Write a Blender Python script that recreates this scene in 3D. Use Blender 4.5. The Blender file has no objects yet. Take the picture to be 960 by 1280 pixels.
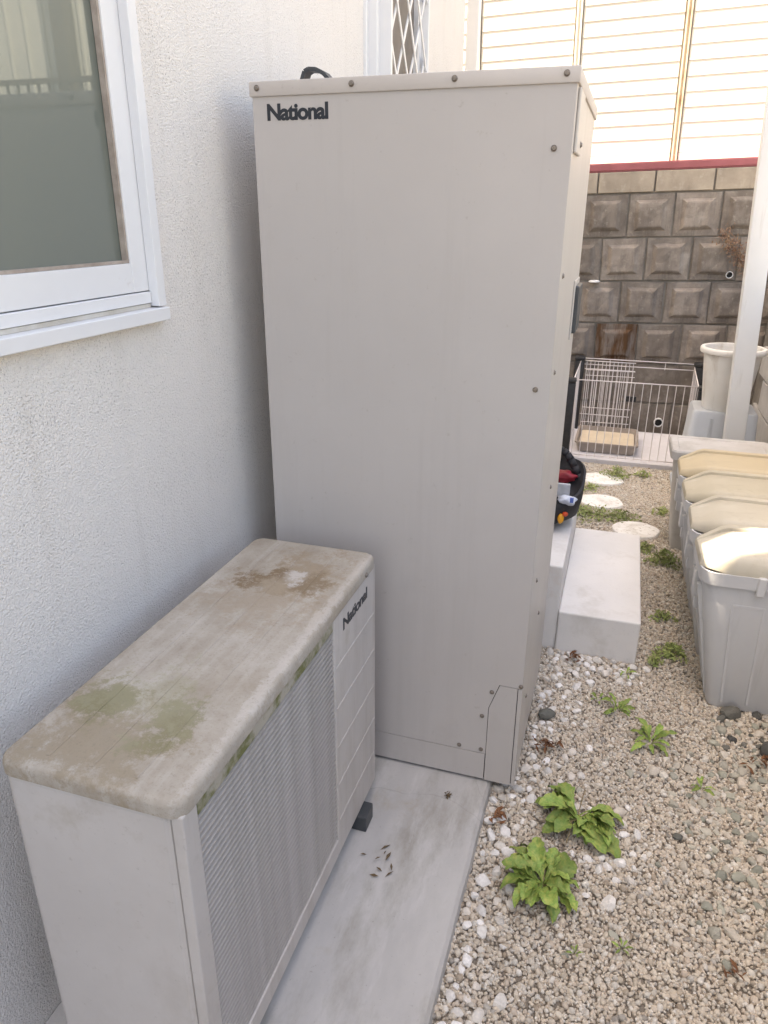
import bpy, bmesh, math, random
from mathutils import Vector, Matrix, Euler, noise as mnoise
S = bpy.context.scene
C = S.collection
R = math.radians
rng = random.Random(7)

# ------------------------------------------------------------------ camera
CAM = Vector((0.865, -1.711, 1.546)); YAW, PITCH, ROLL = R(17.693), R(22.098), R(0.286)
fw = Vector((-math.sin(YAW)*math.cos(PITCH), math.cos(YAW)*math.cos(PITCH), -math.sin(PITCH)))
rt = Vector((math.cos(YAW), math.sin(YAW), 0)); up = rt.cross(fw)
r2 = rt*math.cos(ROLL)+up*math.sin(ROLL); u2 = -rt*math.sin(ROLL)+up*math.cos(ROLL)
cd = bpy.data.cameras.new('camera'); cam = bpy.data.objects.new('camera', cd); C.objects.link(cam)
cam.matrix_world = Matrix(((r2.x, u2.x, -fw.x, CAM.x), (r2.y, u2.y, -fw.y, CAM.y), (r2.z, u2.z, -fw.z, CAM.z), (0, 0, 0, 1)))
cd.sensor_fit = 'VERTICAL'; cd.sensor_height = 24; cd.sensor_width = 18; cd.lens = 915.1/1280*24
cd.clip_start = 0.02; cd.clip_end = 400
S.camera = cam

# ------------------------------------------------------------------ sky, sun, exposure
SUN_D = Vector((0.37, 0.23, -1.0)).normalized()
w = bpy.data.worlds.new('World'); S.world = w; w.use_nodes = True
wn = w.node_tree; sky = wn.nodes.new('ShaderNodeTexSky'); sky.sky_type = 'NISHITA'; sky.sun_disc = False
sky.sun_elevation = math.asin(-SUN_D.z); sky.sun_rotation = math.atan2(-SUN_D.x, -SUN_D.y)
sky.air_density = 1.0; sky.dust_density = 4.0; sky.ozone_density = 0.6
bg = wn.nodes['Background']; bg.inputs[1].default_value = 0.15
wn.links.new(sky.outputs[0], bg.inputs[0])
sd = bpy.data.lights.new('sun', 'SUN'); sd.energy = 5.0; sd.angle = R(0.53); sd.color = (1.0, 0.95, 0.87)
sun = bpy.data.objects.new('sun', sd); C.objects.link(sun)
sun.rotation_euler = SUN_D.to_track_quat('-Z', 'Y').to_euler()
vs = S.view_settings; vs.view_transform = 'Standard'; vs.look = 'None'; vs.gamma = 1; vs.exposure = 2.2
vs.use_white_balance = True; vs.white_balance_temperature = 7900  # balanced for open shade
S.cycles.max_bounces = 8; S.cycles.diffuse_bounces = 4; S.cycles.glossy_bounces = 3
S.render.resolution_x = 768; S.render.resolution_y = 1024

# ------------------------------------------------------------------ materials
def nn(nt, t, **kw):
    n = nt.nodes.new(t)
    for k, v in kw.items():
        if k.startswith('i_'): n.inputs[k[2:].replace('_', ' ')].default_value = v
        else: setattr(n, k, v)
    return n
def rgba(c): return (c[0], c[1], c[2], 1)
def mat(name, c1, c2=None, scale=4, rough=.6, bump=0, bscale=60, bdist=.002, spec=.5, metal=0, rnd=0, detail=5, lo=.35, hi=.65, stretch=None, c3=None, s3=1.2, lo3=.55, hi3=.75, rough2=None):
    m = bpy.data.materials.new(name); m.use_nodes = True; nt = m.node_tree
    b = nt.nodes['Principled BSDF']; L = nt.links.new
    b.inputs['Roughness'].default_value = rough; b.inputs['Metallic'].default_value = metal
    b.inputs['Specular IOR Level'].default_value = spec
    tc = nn(nt, 'ShaderNodeTexCoord'); vec = tc.outputs['Object']
    if stretch:
        mp = nn(nt, 'ShaderNodeMapping'); mp.inputs['Scale'].default_value = stretch; L(vec, mp.inputs[0]); vec = mp.outputs[0]
    oi = None
    if rnd:
        oi = nn(nt, 'ShaderNodeObjectInfo'); ad = nn(nt, 'ShaderNodeVectorMath', operation='MULTIPLY_ADD')
        cm = nn(nt, 'ShaderNodeCombineXYZ'); L(oi.outputs['Random'], cm.inputs[0]); L(oi.outputs['Random'], cm.inputs[1])
        L(cm.outputs[0], ad.inputs[0]); ad.inputs[1].default_value = (37, 53, 0); L(vec, ad.inputs[2]); vec = ad.outputs[0]
    col = None
    if c2:
        n = nn(nt, 'ShaderNodeTexNoise', i_Scale=scale, i_Detail=detail, i_Roughness=.62); L(vec, n.inputs['Vector'])
        r = nn(nt, 'ShaderNodeMapRange'); r.inputs['From Min'].default_value = lo; r.inputs['From Max'].default_value = hi; L(n.outputs['Fac'], r.inputs['Value'])
        mx = nn(nt, 'ShaderNodeMix', data_type='RGBA'); mx.inputs['A'].default_value = rgba(c1); mx.inputs['B'].default_value = rgba(c2)
        mx.inputs[6].default_value = rgba(c1); mx.inputs[7].default_value = rgba(c2)
        L(r.outputs[0], mx.inputs[0]); col = mx.outputs[2]
        if rough2 is not None:
            rr = nn(nt, 'ShaderNodeMapRange'); rr.inputs['To Min'].default_value = rough; rr.inputs['To Max'].default_value = rough2
            L(r.outputs[0], rr.inputs['Value']); L(rr.outputs[0], b.inputs['Roughness'])
    if c3:
        n = nn(nt, 'ShaderNodeTexNoise', i_Scale=s3, i_Detail=6, i_Roughness=.7); L(vec, n.inputs['Vector'])
        r = nn(nt, 'ShaderNodeMapRange'); r.inputs['From Min'].default_value = lo3; r.inputs['From Max'].default_value = hi3; L(n.outputs['Fac'], r.inputs['Value'])
        mx = nn(nt, 'ShaderNodeMix', data_type='RGBA'); L(r.outputs[0], mx.inputs[0])
        if col: L(col, mx.inputs[6])
        else: mx.inputs[6].default_value = rgba(c1)
        mx.inputs[7].default_value = rgba(c3); col = mx.outputs[2]
    if rnd:
        hs = nn(nt, 'ShaderNodeHueSaturation'); rr = nn(nt, 'ShaderNodeMapRange'); L(oi.outputs['Random'], rr.inputs['Value'])
        rr.inputs['To Min'].default_value = 1-rnd; rr.inputs['To Max'].default_value = 1+rnd; L(rr.outputs[0], hs.inputs['Value'])
        if col: L(col, hs.inputs['Color'])
        else: hs.inputs['Color'].default_value = rgba(c1)
        col = hs.outputs[0]
    if col: L(col, b.inputs['Base Color'])
    else: b.inputs['Base Color'].default_value = rgba(c1)
    if bump:
        n = nn(nt, 'ShaderNodeTexNoise', i_Scale=bscale, i_Detail=4, i_Roughness=.6); L(tc.outputs['Object'], n.inputs['Vector'])
        bp = nn(nt, 'ShaderNodeBump', i_Strength=bump, i_Distance=bdist); L(n.outputs['Fac'], bp.inputs['Height']); L(bp.outputs[0], b.inputs['Normal'])
    m['_col'] = 0
    return m
def node_of(m, t): return [n for n in m.node_tree.nodes if n.bl_idname == t]

def stucco():
    m = bpy.data.materials.new('stucco'); m.use_nodes = True; nt = m.node_tree; L = nt.links.new; b = nt.nodes['Principled BSDF']
    b.inputs['Roughness'].default_value = .9; b.inputs['Specular IOR Level'].default_value = .2
    tc = nn(nt, 'ShaderNodeTexCoord'); v = tc.outputs['Object']
    n1 = nn(nt, 'ShaderNodeTexNoise', i_Scale=1.7, i_Detail=6, i_Roughness=.6); L(v, n1.inputs['Vector'])
    mx = nn(nt, 'ShaderNodeMix', data_type='RGBA'); mx.inputs[6].default_value = (.72, .685, .65, 1); mx.inputs[7].default_value = (.79, .76, .725, 1); L(n1.outputs['Fac'], mx.inputs[0])
    # fine dark specks scattered over the sprayed coat
    n2 = nn(nt, 'ShaderNodeTexNoise', i_Scale=210, i_Detail=3, i_Roughness=.75); L(v, n2.inputs['Vector'])
    n3 = nn(nt, 'ShaderNodeTexNoise', i_Scale=3.5, i_Detail=4); L(v, n3.inputs['Vector'])
    ad = nn(nt, 'ShaderNodeMath', operation='MULTIPLY_ADD'); L(n3.outputs['Fac'], ad.inputs[0]); ad.inputs[1].default_value = -.25; L(n2.outputs['Fac'], ad.inputs[2])
    r = nn(nt, 'ShaderNodeMapRange'); r.inputs['From Min'].default_value = .20; r.inputs['From Max'].default_value = .285; r.inputs['To Min'].default_value = .72; r.inputs['To Max'].default_value = 0; L(ad.outputs[0], r.inputs['Value'])
    m2 = nn(nt, 'ShaderNodeMix', data_type='RGBA'); L(r.outputs[0], m2.inputs[0]); L(mx.outputs[2], m2.inputs[6]); m2.inputs[7].default_value = (.26, .235, .21, 1)
    # rain streaks, narrow in y and long in z
    mp = nn(nt, 'ShaderNodeMapping'); mp.inputs['Scale'].default_value = (1, 9, .7); L(v, mp.inputs[0])
    n4 = nn(nt, 'ShaderNodeTexNoise', i_Scale=1.6, i_Detail=5); L(mp.outputs[0], n4.inputs['Vector'])
    r4 = nn(nt, 'ShaderNodeMapRange'); r4.inputs['From Min'].default_value = .55; r4.inputs['From Max'].default_value = .8; r4.inputs['To Max'].default_value = .2; L(n4.outputs['Fac'], r4.inputs['Value'])
    m3 = nn(nt, 'ShaderNodeMix', data_type='RGBA'); L(r4.outputs[0], m3.inputs[0]); L(m2.outputs[2], m3.inputs[6]); m3.inputs[7].default_value = (.47, .42, .36, 1)
    L(m3.outputs[2], b.inputs['Base Color'])
    vo = nn(nt, 'ShaderNodeTexVoronoi', i_Scale=300, feature='SMOOTH_F1'); L(v, vo.inputs['Vector'])
    n5 = nn(nt, 'ShaderNodeTexNoise', i_Scale=240, i_Detail=2, i_Roughness=.55); L(v, n5.inputs['Vector'])
    sm = nn(nt, 'ShaderNodeMath', operation='ADD'); L(vo.outputs['Distance'], sm.inputs[0]); L(n5.outputs['Fac'], sm.inputs[1])
    bp = nn(nt, 'ShaderNodeBump', i_Strength=.8, i_Distance=.0028); L(sm.outputs[0], bp.inputs['Height']); L(bp.outputs[0], b.inputs['Normal'])
    return m

def top_panel_mat(spots):
    """weathered ivory paint with mud and moss: spots = [(centre, radius, colour, strength)] in object space"""
    m = bpy.data.materials.new('weathered_top'); m.use_nodes = True; nt = m.node_tree; L = nt.links.new; b = nt.nodes['Principled BSDF']
    b.inputs['Roughness'].default_value = .75; b.inputs['Specular IOR Level'].default_value = .3
    tc = nn(nt, 'ShaderNodeTexCoord'); v = tc.outputs['Object']
    n1 = nn(nt, 'ShaderNodeTexNoise', i_Scale=9, i_Detail=7, i_Roughness=.68); L(v, n1.inputs['Vector'])
    r1 = nn(nt, 'ShaderNodeMapRange'); r1.inputs['From Min'].default_value = .35; r1.inputs['From Max'].default_value = .68; L(n1.outputs['Fac'], r1.inputs['Value'])
    mx = nn(nt, 'ShaderNodeMix', data_type='RGBA'); L(r1.outputs[0], mx.inputs[0]); mx.inputs[6].default_value = (.45, .405, .35, 1); mx.inputs[7].default_value = (.33, .28, .22, 1)
    col = mx.outputs[2]
    # wiped streaks along the length
    mp = nn(nt, 'ShaderNodeMapping'); mp.inputs['Scale'].default_value = (14, 1.2, 1); L(v, mp.inputs[0])
    n2 = nn(nt, 'ShaderNodeTexNoise', i_Scale=3, i_Detail=5); L(mp.outputs[0], n2.inputs['Vector'])
    r2_ = nn(nt, 'ShaderNodeMapRange'); r2_.inputs['From Min'].default_value = .5; r2_.inputs['From Max'].default_value = .75; r2_.inputs['To Max'].default_value = .5; L(n2.outputs['Fac'], r2_.inputs['Value'])
    m2 = nn(nt, 'ShaderNodeMix', data_type='RGBA'); L(r2_.outputs[0], m2.inputs[0]); L(col, m2.inputs[6]); m2.inputs[7].default_value = (.54, .50, .455, 1); col = m2.outputs[2]
    n3 = nn(nt, 'ShaderNodeTexNoise', i_Scale=15, i_Detail=12, i_Roughness=.80); L(v, n3.inputs['Vector'])
    for (c, rad, cl, st) in spots:
        sb = nn(nt, 'ShaderNodeVectorMath', operation='SUBTRACT'); L(v, sb.inputs[0]); sb.inputs[1].default_value = c
        sc = nn(nt, 'ShaderNodeVectorMath', operation='DIVIDE'); L(sb.outputs[0], sc.inputs[0]); sc.inputs[1].default_value = rad
        ln = nn(nt, 'ShaderNodeVectorMath', operation='LENGTH'); L(sc.outputs[0], ln.inputs[0])
        ad = nn(nt, 'ShaderNodeMath', operation='MULTIPLY_ADD'); L(n3.outputs['Fac'], ad.inputs[0]); ad.inputs[1].default_value = 4.6; L(ln.outputs['Value'], ad.inputs[2])
        rr = nn(nt, 'ShaderNodeMapRange'); rr.inputs['From Min'].default_value = 2.72; rr.inputs['From Max'].default_value = 3.15; rr.inputs['To Min'].default_value = st; rr.inputs['To Max'].default_value = 0; L(ad.outputs[0], rr.inputs['Value'])
        mm = nn(nt, 'ShaderNodeMix', data_type='RGBA'); L(rr.outputs[0], mm.inputs[0]); L(col, mm.inputs[6]); mm.inputs[7].default_value = rgba(cl); col = mm.outputs[2]
    # grit
    n6 = nn(nt, 'ShaderNodeTexNoise', i_Scale=170, i_Detail=4, i_Roughness=.8); L(v, n6.inputs['Vector'])
    r6 = nn(nt, 'ShaderNodeMapRange'); r6.inputs['From Min'].default_value = .54; r6.inputs['From Max'].default_value = .72; r6.inputs['To Max'].default_value = .5; L(n6.outputs['Fac'], r6.inputs['Value'])
    m6 = nn(nt, 'ShaderNodeMix', data_type='RGBA'); L(r6.outputs[0], m6.inputs[0]); L(col, m6.inputs[6]); m6.inputs[7].default_value = (.2, .17, .13, 1)
    L(m6.outputs[2], b.inputs['Base Color'])
    bp = nn(nt, 'ShaderNodeBump', i_Strength=.35, i_Distance=.002); L(n6.outputs['Fac'], bp.inputs['Height']); L(bp.outputs[0], b.inputs['Normal'])
    return m

def stone_mat(name, stops, rough=.85, bs=220):
    m = bpy.data.materials.new(name); m.use_nodes = True; nt = m.node_tree; L = nt.links.new; b = nt.nodes['Principled BSDF']
    b.inputs['Roughness'].default_value = rough; b.inputs['Specular IOR Level'].default_value = .25
    oi = nn(nt, 'ShaderNodeObjectInfo'); cr = nn(nt, 'ShaderNodeValToRGB'); L(oi.outputs['Random'], cr.inputs[0])
    e = cr.color_ramp.elements
    while len(e) < len(stops): e.new(.5)
    for i, (p_, c) in enumerate(stops): e[i].position = p_; e[i].color = rgba(c)
    tc = nn(nt, 'ShaderNodeTexCoord'); ge = nn(nt, 'ShaderNodeNewGeometry')
    n = nn(nt, 'ShaderNodeTexNoise', i_Scale=bs, i_Detail=4, i_Roughness=.65); L(ge.outputs['Position'], n.inputs['Vector'])
    r = nn(nt, 'ShaderNodeMapRange'); r.inputs['To Min'].default_value = .72; r.inputs['To Max'].default_value = 1.25; L(n.outputs['Fac'], r.inputs['Value'])
    hs = nn(nt, 'ShaderNodeHueSaturation'); L(cr.outputs[0], hs.inputs['Color']); L(r.outputs[0], hs.inputs['Value']); L(hs.outputs[0], b.inputs['Base Color'])
    bp = nn(nt, 'ShaderNodeBump', i_Strength=.4, i_Distance=.001); L(n.outputs['Fac'], bp.inputs['Height']); L(bp.outputs[0], b.inputs['Normal'])
    return m

M = {}
M['stucco'] = stucco()
M['ivory'] = mat('ivory_paint', (.475, .44, .415), (.50, .465, .44), 2.2, .48, .12, 420, .0006, .4, c3=(.43, .385, .35), s3=1.4, lo3=.6, hi3=.85)
M['ivory_side'] = mat('ivory_paint_front', (.50, .465, .43), (.53, .495, .46), 3, .42, .1, 420, .0006, .4, c3=(.42, .37, .32), s3=5, lo3=.66, hi3=.8)
M['ivory_lid'] = mat('ivory_lid', (.50, .455, .42), (.53, .485, .45), 4, .5, 0, c3=(.36, .31, .26), s3=8, lo3=.66, hi3=.82)
M['pump'] = mat('pump_paint', (.52, .48, .445), (.56, .52, .485), 5, .5, .1, 300, .0006, .4, c3=(.42, .37, .31), s3=6, lo3=.6, hi3=.8)
M['slat'] = mat('grille_slat', (.46, .42, .385), (.38, .345, .31), 14, .55, 0, c3=(.3, .28, .2), s3=20, lo3=.62, hi3=.78)
M['mossbar'] = mat('mossy_bar', (.42, .38, .31), (.17, .17, .07), 22, .85, .5, 200, .002, .2, lo=.4, hi=.58)
M['dark'] = mat('dark_gap', (.02, .02, .02), rough=.8)
M['ink'] = mat('logo_ink', (.018, .022, .03), rough=.45)
M['screw'] = mat('screw_metal', (.28, .25, .22), (.18, .14, .11), 60, .5, metal=.6)
M['plasticdark'] = mat('dark_plastic', (.045, .05, .055), (.06, .065, .07), 20, .45)
M['black'] = mat('black_plastic', (.018, .018, .02), (.03, .03, .032), 30, .55)
M['concrete'] = mat('pad_concrete', (.50, .485, .465), (.42, .405, .39), 3.2, .9, .5, 90, .002, .25, c3=(.30, .28, .245), s3=2.6, lo3=.5, hi3=.72, detail=9, stretch=(2.2, .8, 1))
M['stepc'] = mat('step_concrete', (.73, .715, .70), (.66, .645, .63), 3, .9, .35, 120, .0015, .25, c3=(.40, .37, .32), s3=1.6, lo3=.6, hi3=.85, detail=8)
M['white'] = mat('white_aluminium', (.74, .745, .755), (.70, .705, .715), 3, .38, spec=.5, c3=(.55, .53, .5), s3=7, lo3=.68, hi3=.85)
M['whitedirty'] = mat('dirty_aluminium', (.56, .54, .50), (.40, .36, .30), 12, .6)
M['gasket'] = mat('gasket', (.42, .36, .31), (.29, .24, .20), 30, .8)
M['post'] = mat('post_white', (.80, .80, .79), (.75, .75, .74), 2, .45)
M['siding'] = mat('cream_siding', (.76, .71, .62), (.73, .675, .585), 1.5, .6, 0, rnd=.03, c3=(.62, .48, .33), s3=2.5, lo3=.72, hi3=.85)
M['rust'] = mat('rusty_strip', (.66, .56, .42), (.45, .25, .11), 6, .8, lo=.5, hi=.75)
M['red'] = mat('red_flashing', (.34, .10, .115), (.28, .08, .09), 8, .5)
M['block'] = mat('facing_block', (.27, .235, .205), (.20, .172, .15), 9, .95, .6, 160, .003, .15, rnd=.2, c3=(.34, .305, .27), s3=6, lo3=.52, hi3=.7, detail=10, lo=.4, hi=.6)
M['blockrust'] = mat('stained_block', (.19, .16, .14), (.10, .055, .03), 7, .95, .6, 160, .003, .15, lo=.42, hi=.6, stretch=(3, 1, .6))
M['cap'] = mat('cap_block', (.43, .37, .30), (.32, .275, .225), 7, .95, .5, 150, .002, .15, rnd=.08, c3=(.25, .21, .175), s3=4, lo3=.58, hi3=.75)
M['mortar'] = mat('mortar', (.24, .22, .195), (.17, .155, .135), 14, .95, .5, 90, .003)
M['rblock'] = mat('right_block', (.46, .45, .44), (.36, .35, .34), 5, .92, .5, 150, .002, .2, rnd=.08)
M['bin'] = mat('bin_plastic', (.61, .61, .615), (.575, .575, .58), 3, .5, .08, 250, .0008, .4, c3=(.38, .375, .37), s3=4, lo3=.62, hi3=.8)
M['lid'] = mat('lid_plastic', (.50, .45, .35), (.45, .40, .30), 5, .55, .1, 200, .0008, .4, c3=(.34, .29, .19), s3=9, lo3=.58, hi3=.78)
M['lidpale'] = mat('lid_plastic_pale', (.52, .48, .395), (.47, .425, .34), 5, .55, .1, 200, .0008, .4, c3=(.36, .315, .23), s3=9, lo3=.6, hi3=.78)
M['lidyellow'] = mat('lid_plastic_yellow', (.54, .45, .305), (.50, .415, .28), 5, .5, .1, 200, .0008, .4)
M['box'] = mat('storage_box', (.52, .505, .49), (.44, .42, .40), 5, .6, .1, 150, .001, c3=(.36, .33, .29), s3=9, lo3=.58, hi3=.78)
M['bucket'] = mat('bucket_plastic', (.76, .74, .71), (.70, .68, .64), 4, .5, c3=(.46, .40, .33), s3=6, lo3=.58, hi3=.8)
M['tub'] = mat('tub_plastic', (.48, .51, .545), (.43, .455, .485), 4, .5)
M['wire'] = mat('white_wire', (.70, .66, .66), rough=.4)
M['tray'] = mat('pen_floor', (.66, .65, .68), (.60, .59, .62), 6, .5)
M['litter'] = mat('litter_tray', (.33, .28, .24), (.26, .22, .19), 9, .6)
M['liner'] = mat('litter_liner', (.60, .51, .39), (.54, .455, .34), 14, .9)
M['stone'] = mat('stepping_stone', (.80, .79, .77), (.62, .59, .55), 11, .9, .5, 90, .003, lo=.5, hi=.75)
M['soil'] = mat('soil', (.25, .215, .175), (.19, .16, .13), 30, .95, .8, 90, .01)
M['leaf'] = mat('leaf', (.14, .25, .05), (.24, .33, .08), 16, .55, .3, 90, .002, .4, rnd=.25, c3=(.38, .38, .10), s3=7, lo3=.46, hi3=.72)
M['stem'] = mat('stem', (.30, .24, .13), (.22, .17, .10), 20, .7)
M['grass'] = mat('weed_leaf', (.23, .30, .085), (.33, .37, .14), 20, .6, rnd=.25)
M['dry'] = mat('dry_leaf', (.24, .11, .05), (.15, .065, .03), 30, .9, rnd=.3)
M['vine'] = mat('dry_vine', (.22, .12, .085), (.28, .19, .12), 30, .9)
M['bag'] = mat('bag_cloth', (.012, .012, .015), (.025, .024, .028), 25, .7, .3, 120, .002)
M['redcloth'] = mat('red_cloth', (.28, .02, .035), (.2, .015, .02), 20, .5)
M['clear'] = mat('plastic_wrap', (.66, .69, .76), (.5, .55, .66), 18, .2, .5, 60, .004)
M['blueprint'] = mat('blue_print', (.08, .14, .42), rough=.4)
M['yellow'] = mat('yellow_plastic', (.75, .38, .02), (.7, .28, .02), 30, .35)
M['orange'] = mat('orange_plastic', (.6, .07, .02), rough=.4)
M['greycard'] = mat('grey_card', (.34, .36, .38), (.45, .46, .5), 30, .6)
M['farwall'] = mat('far_building', (.56, .58, .55), (.52, .54, .51), 2, .7)
M['fence'] = mat('fence_bar', (.12, .115, .11), rough=.5)
M['roof'] = mat('roof_sheet', (.12, .12, .13), rough=.7)
M['drygrass'] = mat('dried_moss', (.16, .11, .06), (.1, .07, .04), 40, .95)

def grime(m, col, scale, lo, hi, amt, stretch=(1, 1, 1), detail=6, rough=.7, off=0, kind='noise'):
    """extra dirt layer with a shape of its own, mixed over the base colour"""
    nt = m.node_tree; L = nt.links.new; b = nt.nodes['Principled BSDF']; inp = b.inputs['Base Color']
    tc = nn(nt, 'ShaderNodeTexCoord'); mp = nn(nt, 'ShaderNodeMapping'); mp.inputs['Scale'].default_value = stretch; mp.inputs['Location'].default_value = (off, off*1.7, off*.6); L(tc.outputs['Object'], mp.inputs[0])
    if kind == 'crack':
        nz = nn(nt, 'ShaderNodeTexNoise', i_Scale=scale*2.5, i_Detail=4); L(mp.outputs[0], nz.inputs['Vector'])
        ad = nn(nt, 'ShaderNodeVectorMath', operation='MULTIPLY_ADD'); L(nz.outputs['Color'], ad.inputs[0]); ad.inputs[1].default_value = (.35/scale,)*3; L(mp.outputs[0], ad.inputs[2])
        n = nn(nt, 'ShaderNodeTexVoronoi', i_Scale=scale, feature='DISTANCE_TO_EDGE'); L(ad.outputs[0], n.inputs['Vector']); out = n.outputs['Distance']
    else:
        n = nn(nt, 'ShaderNodeTexNoise', i_Scale=scale, i_Detail=detail, i_Roughness=rough); L(mp.outputs[0], n.inputs['Vector']); out = n.outputs['Fac']
    r = nn(nt, 'ShaderNodeMapRange'); r.inputs['From Min'].default_value = lo; r.inputs['From Max'].default_value = hi; r.inputs['To Max'].default_value = amt; L(out, r.inputs['Value'])
    mx = nn(nt, 'ShaderNodeMix', data_type='RGBA'); L(r.outputs[0], mx.inputs[0])
    if inp.links: L(inp.links[0].from_socket, mx.inputs[6])
    else: mx.inputs[6].default_value = inp.default_value[:]
    mx.inputs[7].default_value = rgba(col); L(mx.outputs[2], inp)
    return m
grime(M['ivory'], (.40, .365, .335), 2.2, .52, .80, .4, (7, 1, .35)); grime(M['ivory'], (.30, .255, .21), 42, .64, .76, .5, off=3); grime(M['ivory'], (.56, .53, .50), 1.3, .55, .8, .5, off=9)
grime(M['ivory_side'], (.36, .31, .26), 3, .55, .78, .5, (1, 6, .5)); grime(M['ivory_side'], (.27, .23, .19), 50, .64, .75, .6, off=2)
grime(M['ivory_lid'], (.33, .285, .24), 60, .6, .75, .5)
grime(M['pump'], (.34, .29, .235), 4, .47, .78, .55, (1, 5, .6)); grime(M['pump'], (.28, .24, .19), 60, .62, .75, .5, off=2)
grime(M['slat'], (.22, .20, .15), 9, .5, .75, .6, (1, 1, .6))
grime(M['concrete'], (.21, .19, .165), 75, .62, .74, .7); grime(M['concrete'], (.30, .285, .26), 1.15, .0035, 0, .45, kind='crack', off=2.3); grime(M['concrete'], (.56, .545, .53), 5, .56, .72, .6, (3, .6, 1), off=4); grime(M['concrete'], (.36, .30, .22), 4, .60, .74, .55, off=8)
grime(M['stepc'], (.36, .34, .31), 110, .62, .74, .7); grime(M['stepc'], (.46, .42, .36), 5, .55, .75, .5, off=5); grime(M['stepc'], (.60, .49, .40), 4, .62, .76, .5, off=11)
grime(M['stone'], (.33, .28, .22), 55, .56, .66, .85); grime(M['stone'], (.5, .46, .4), 9, .5, .7, .6, off=3)
for k_ in ('lid', 'lidpale', 'lidyellow'):
    grime(M[k_], (.30, .26, .19), 7, .52, .72, .55, (.6, 1.6, 1)); grime(M[k_], (.16, .14, .11), 90, .66, .76, .7, off=2); grime(M[k_], (.62, .59, .54), 14, .60, .75, .5, (.5, 2, 1), off=6)
grime(M['bin'], (.42, .41, .395), 3, .52, .76, .5, (5, 5, .5)); grime(M['bin'], (.63, .63, .63), 60, .64, .76, .4, (1, 1, .3), off=4)
grime(M['box'], (.30, .275, .24), 8, .5, .7, .5); grime(M['box'], (.62, .61, .6), 20, .6, .75, .5, (.5, 2, 1), off=4)
grime(M['block'], (.10, .088, .078), 4, .52, .72, .65, (2.5, 1, .5)); grime(M['block'], (.40, .365, .32), 22, .58, .72, .6, off=4); grime(M['block'], (.16, .155, .10), 6, .6, .72, .5, off=9)
grime(M['cap'], (.50, .45, .38), 16, .55, .7, .5); grime(M['cap'], (.2, .17, .14), 5, .55, .72, .5, (2, 1, .6), off=3)
grime(M['white'], (.50, .46, .41), 30, .66, .78, .5); grime(M['post'], (.5, .47, .42), 6, .58, .76, .45, (4, 4, .4))
grime(M['bucket'], (.42, .35, .27), 5, .52, .72, .55, (3, 3, .5)); grime(M['tray'], (.45, .42, .40), 20, .58, .72, .6)

def glass_mat():
    m = bpy.data.materials.new('frosted_pane'); m.use_nodes = True; nt = m.node_tree; b = nt.nodes['Principled BSDF']
    b.inputs['Base Color'].default_value = (.125, .15, .13, 1); b.inputs['Roughness'].default_value = .35
    b.inputs['Coat Weight'].default_value = 1.0; b.inputs['Coat IOR'].default_value = 1.9; b.inputs['Coat Roughness'].default_value = .012
    return m
M['pane'] = glass_mat()
M['pane2'] = mat('dark_pane', (.20, .175, .16), (.17, .15, .135), 2, .5, spec=.3)

# ------------------------------------------------------------------ mesh helpers
def setp(o, label=None, cat=None, group=None, kind=None):
    if label: o['label'] = label
    if cat: o['category'] = cat
    if group: o['group'] = group
    if kind: o['kind'] = kind
    return o
def org(o):
    v = Vector((0, 0, 0))
    while o: v += o.location; o = o.parent
    return v
def mk(name, bm, m, parent=None, smooth=False, auto=None):
    """one mesh object from a bmesh in world coordinates"""
    if parent is not None:
        bmesh.ops.translate(bm, verts=bm.verts, vec=-org(parent))
    bmesh.ops.recalc_face_normals(bm, faces=bm.faces)
    me = bpy.data.meshes.new(name); bm.to_mesh(me); bm.free()
    if smooth:
        me.polygons.foreach_set('use_smooth', [True]*len(me.polygons))
        if auto: me.set_sharp_from_angle(angle=R(auto))
    me.materials.append(M[m] if isinstance(m, str) else m)
    o = bpy.data.objects.new(name, me); C.objects.link(o)
    if parent is not None: o.parent = parent
    return o
def empty(name, loc, label=None, cat=None, group=None, kind=None):
    o = bpy.data.objects.new(name, None); C.objects.link(o); o.location = loc; o.empty_display_size = .05
    return setp(o, label, cat, group, kind)
def bx(bm, x0, x1, y0, y1, z0, z1, bev=0, seg=2):
    r = bmesh.ops.create_cube(bm, size=1); vs_ = r['verts']
    for v in vs_:
        v.co = Vector(((x0+x1)/2+v.co.x*(x1-x0), (y0+y1)/2+v.co.y*(y1-y0), (z0+z1)/2+v.co.z*(z1-z0)))
    if bev:
        es = list({e for v in vs_ for e in v.link_edges})
        bmesh.ops.bevel(bm, geom=es, offset=bev, segments=seg, affect='EDGES', profile=.5)
def box(*a, **k):
    bm = bmesh.new(); bx(bm, *a, **k); return bm
def boxes(lst, bev=0):
    bm = bmesh.new()
    for b in lst: bx(bm, *b, bev=bev)
    return bm
def prism_y(poly, y0, y1):
    """polygon in x,z extruded along y"""
    bm = bmesh.new(); a = [bm.verts.new((x, y0, z)) for x, z in poly]; b = [bm.verts.new((x, y1, z)) for x, z in poly]
    bm.faces.new(a); bm.faces.new(b[::-1]); n = len(poly)
    for i in range(n): bm.faces.new((a[i], a[(i+1) % n], b[(i+1) % n], b[i]))
    return bm
def rrect(cx, cy, hx, hy, r, z, n=5):
    pts = []
    for (sx, sy, a0) in ((1, 1, 0), (-1, 1, 90), (-1, -1, 180), (1, -1, 270)):
        for i in range(n+1):
            a = R(a0+90*i/n); pts.append(Vector((cx+sx*(hx-r)+r*math.cos(a), cy+sy*(hy-r)+r*math.sin(a), z)))
    return pts
def circ(cx, cy, r, z, n=28): return [Vector((cx+r*math.cos(2*math.pi*i/n), cy+r*math.sin(2*math.pi*i/n), z)) for i in range(n)]
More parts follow.
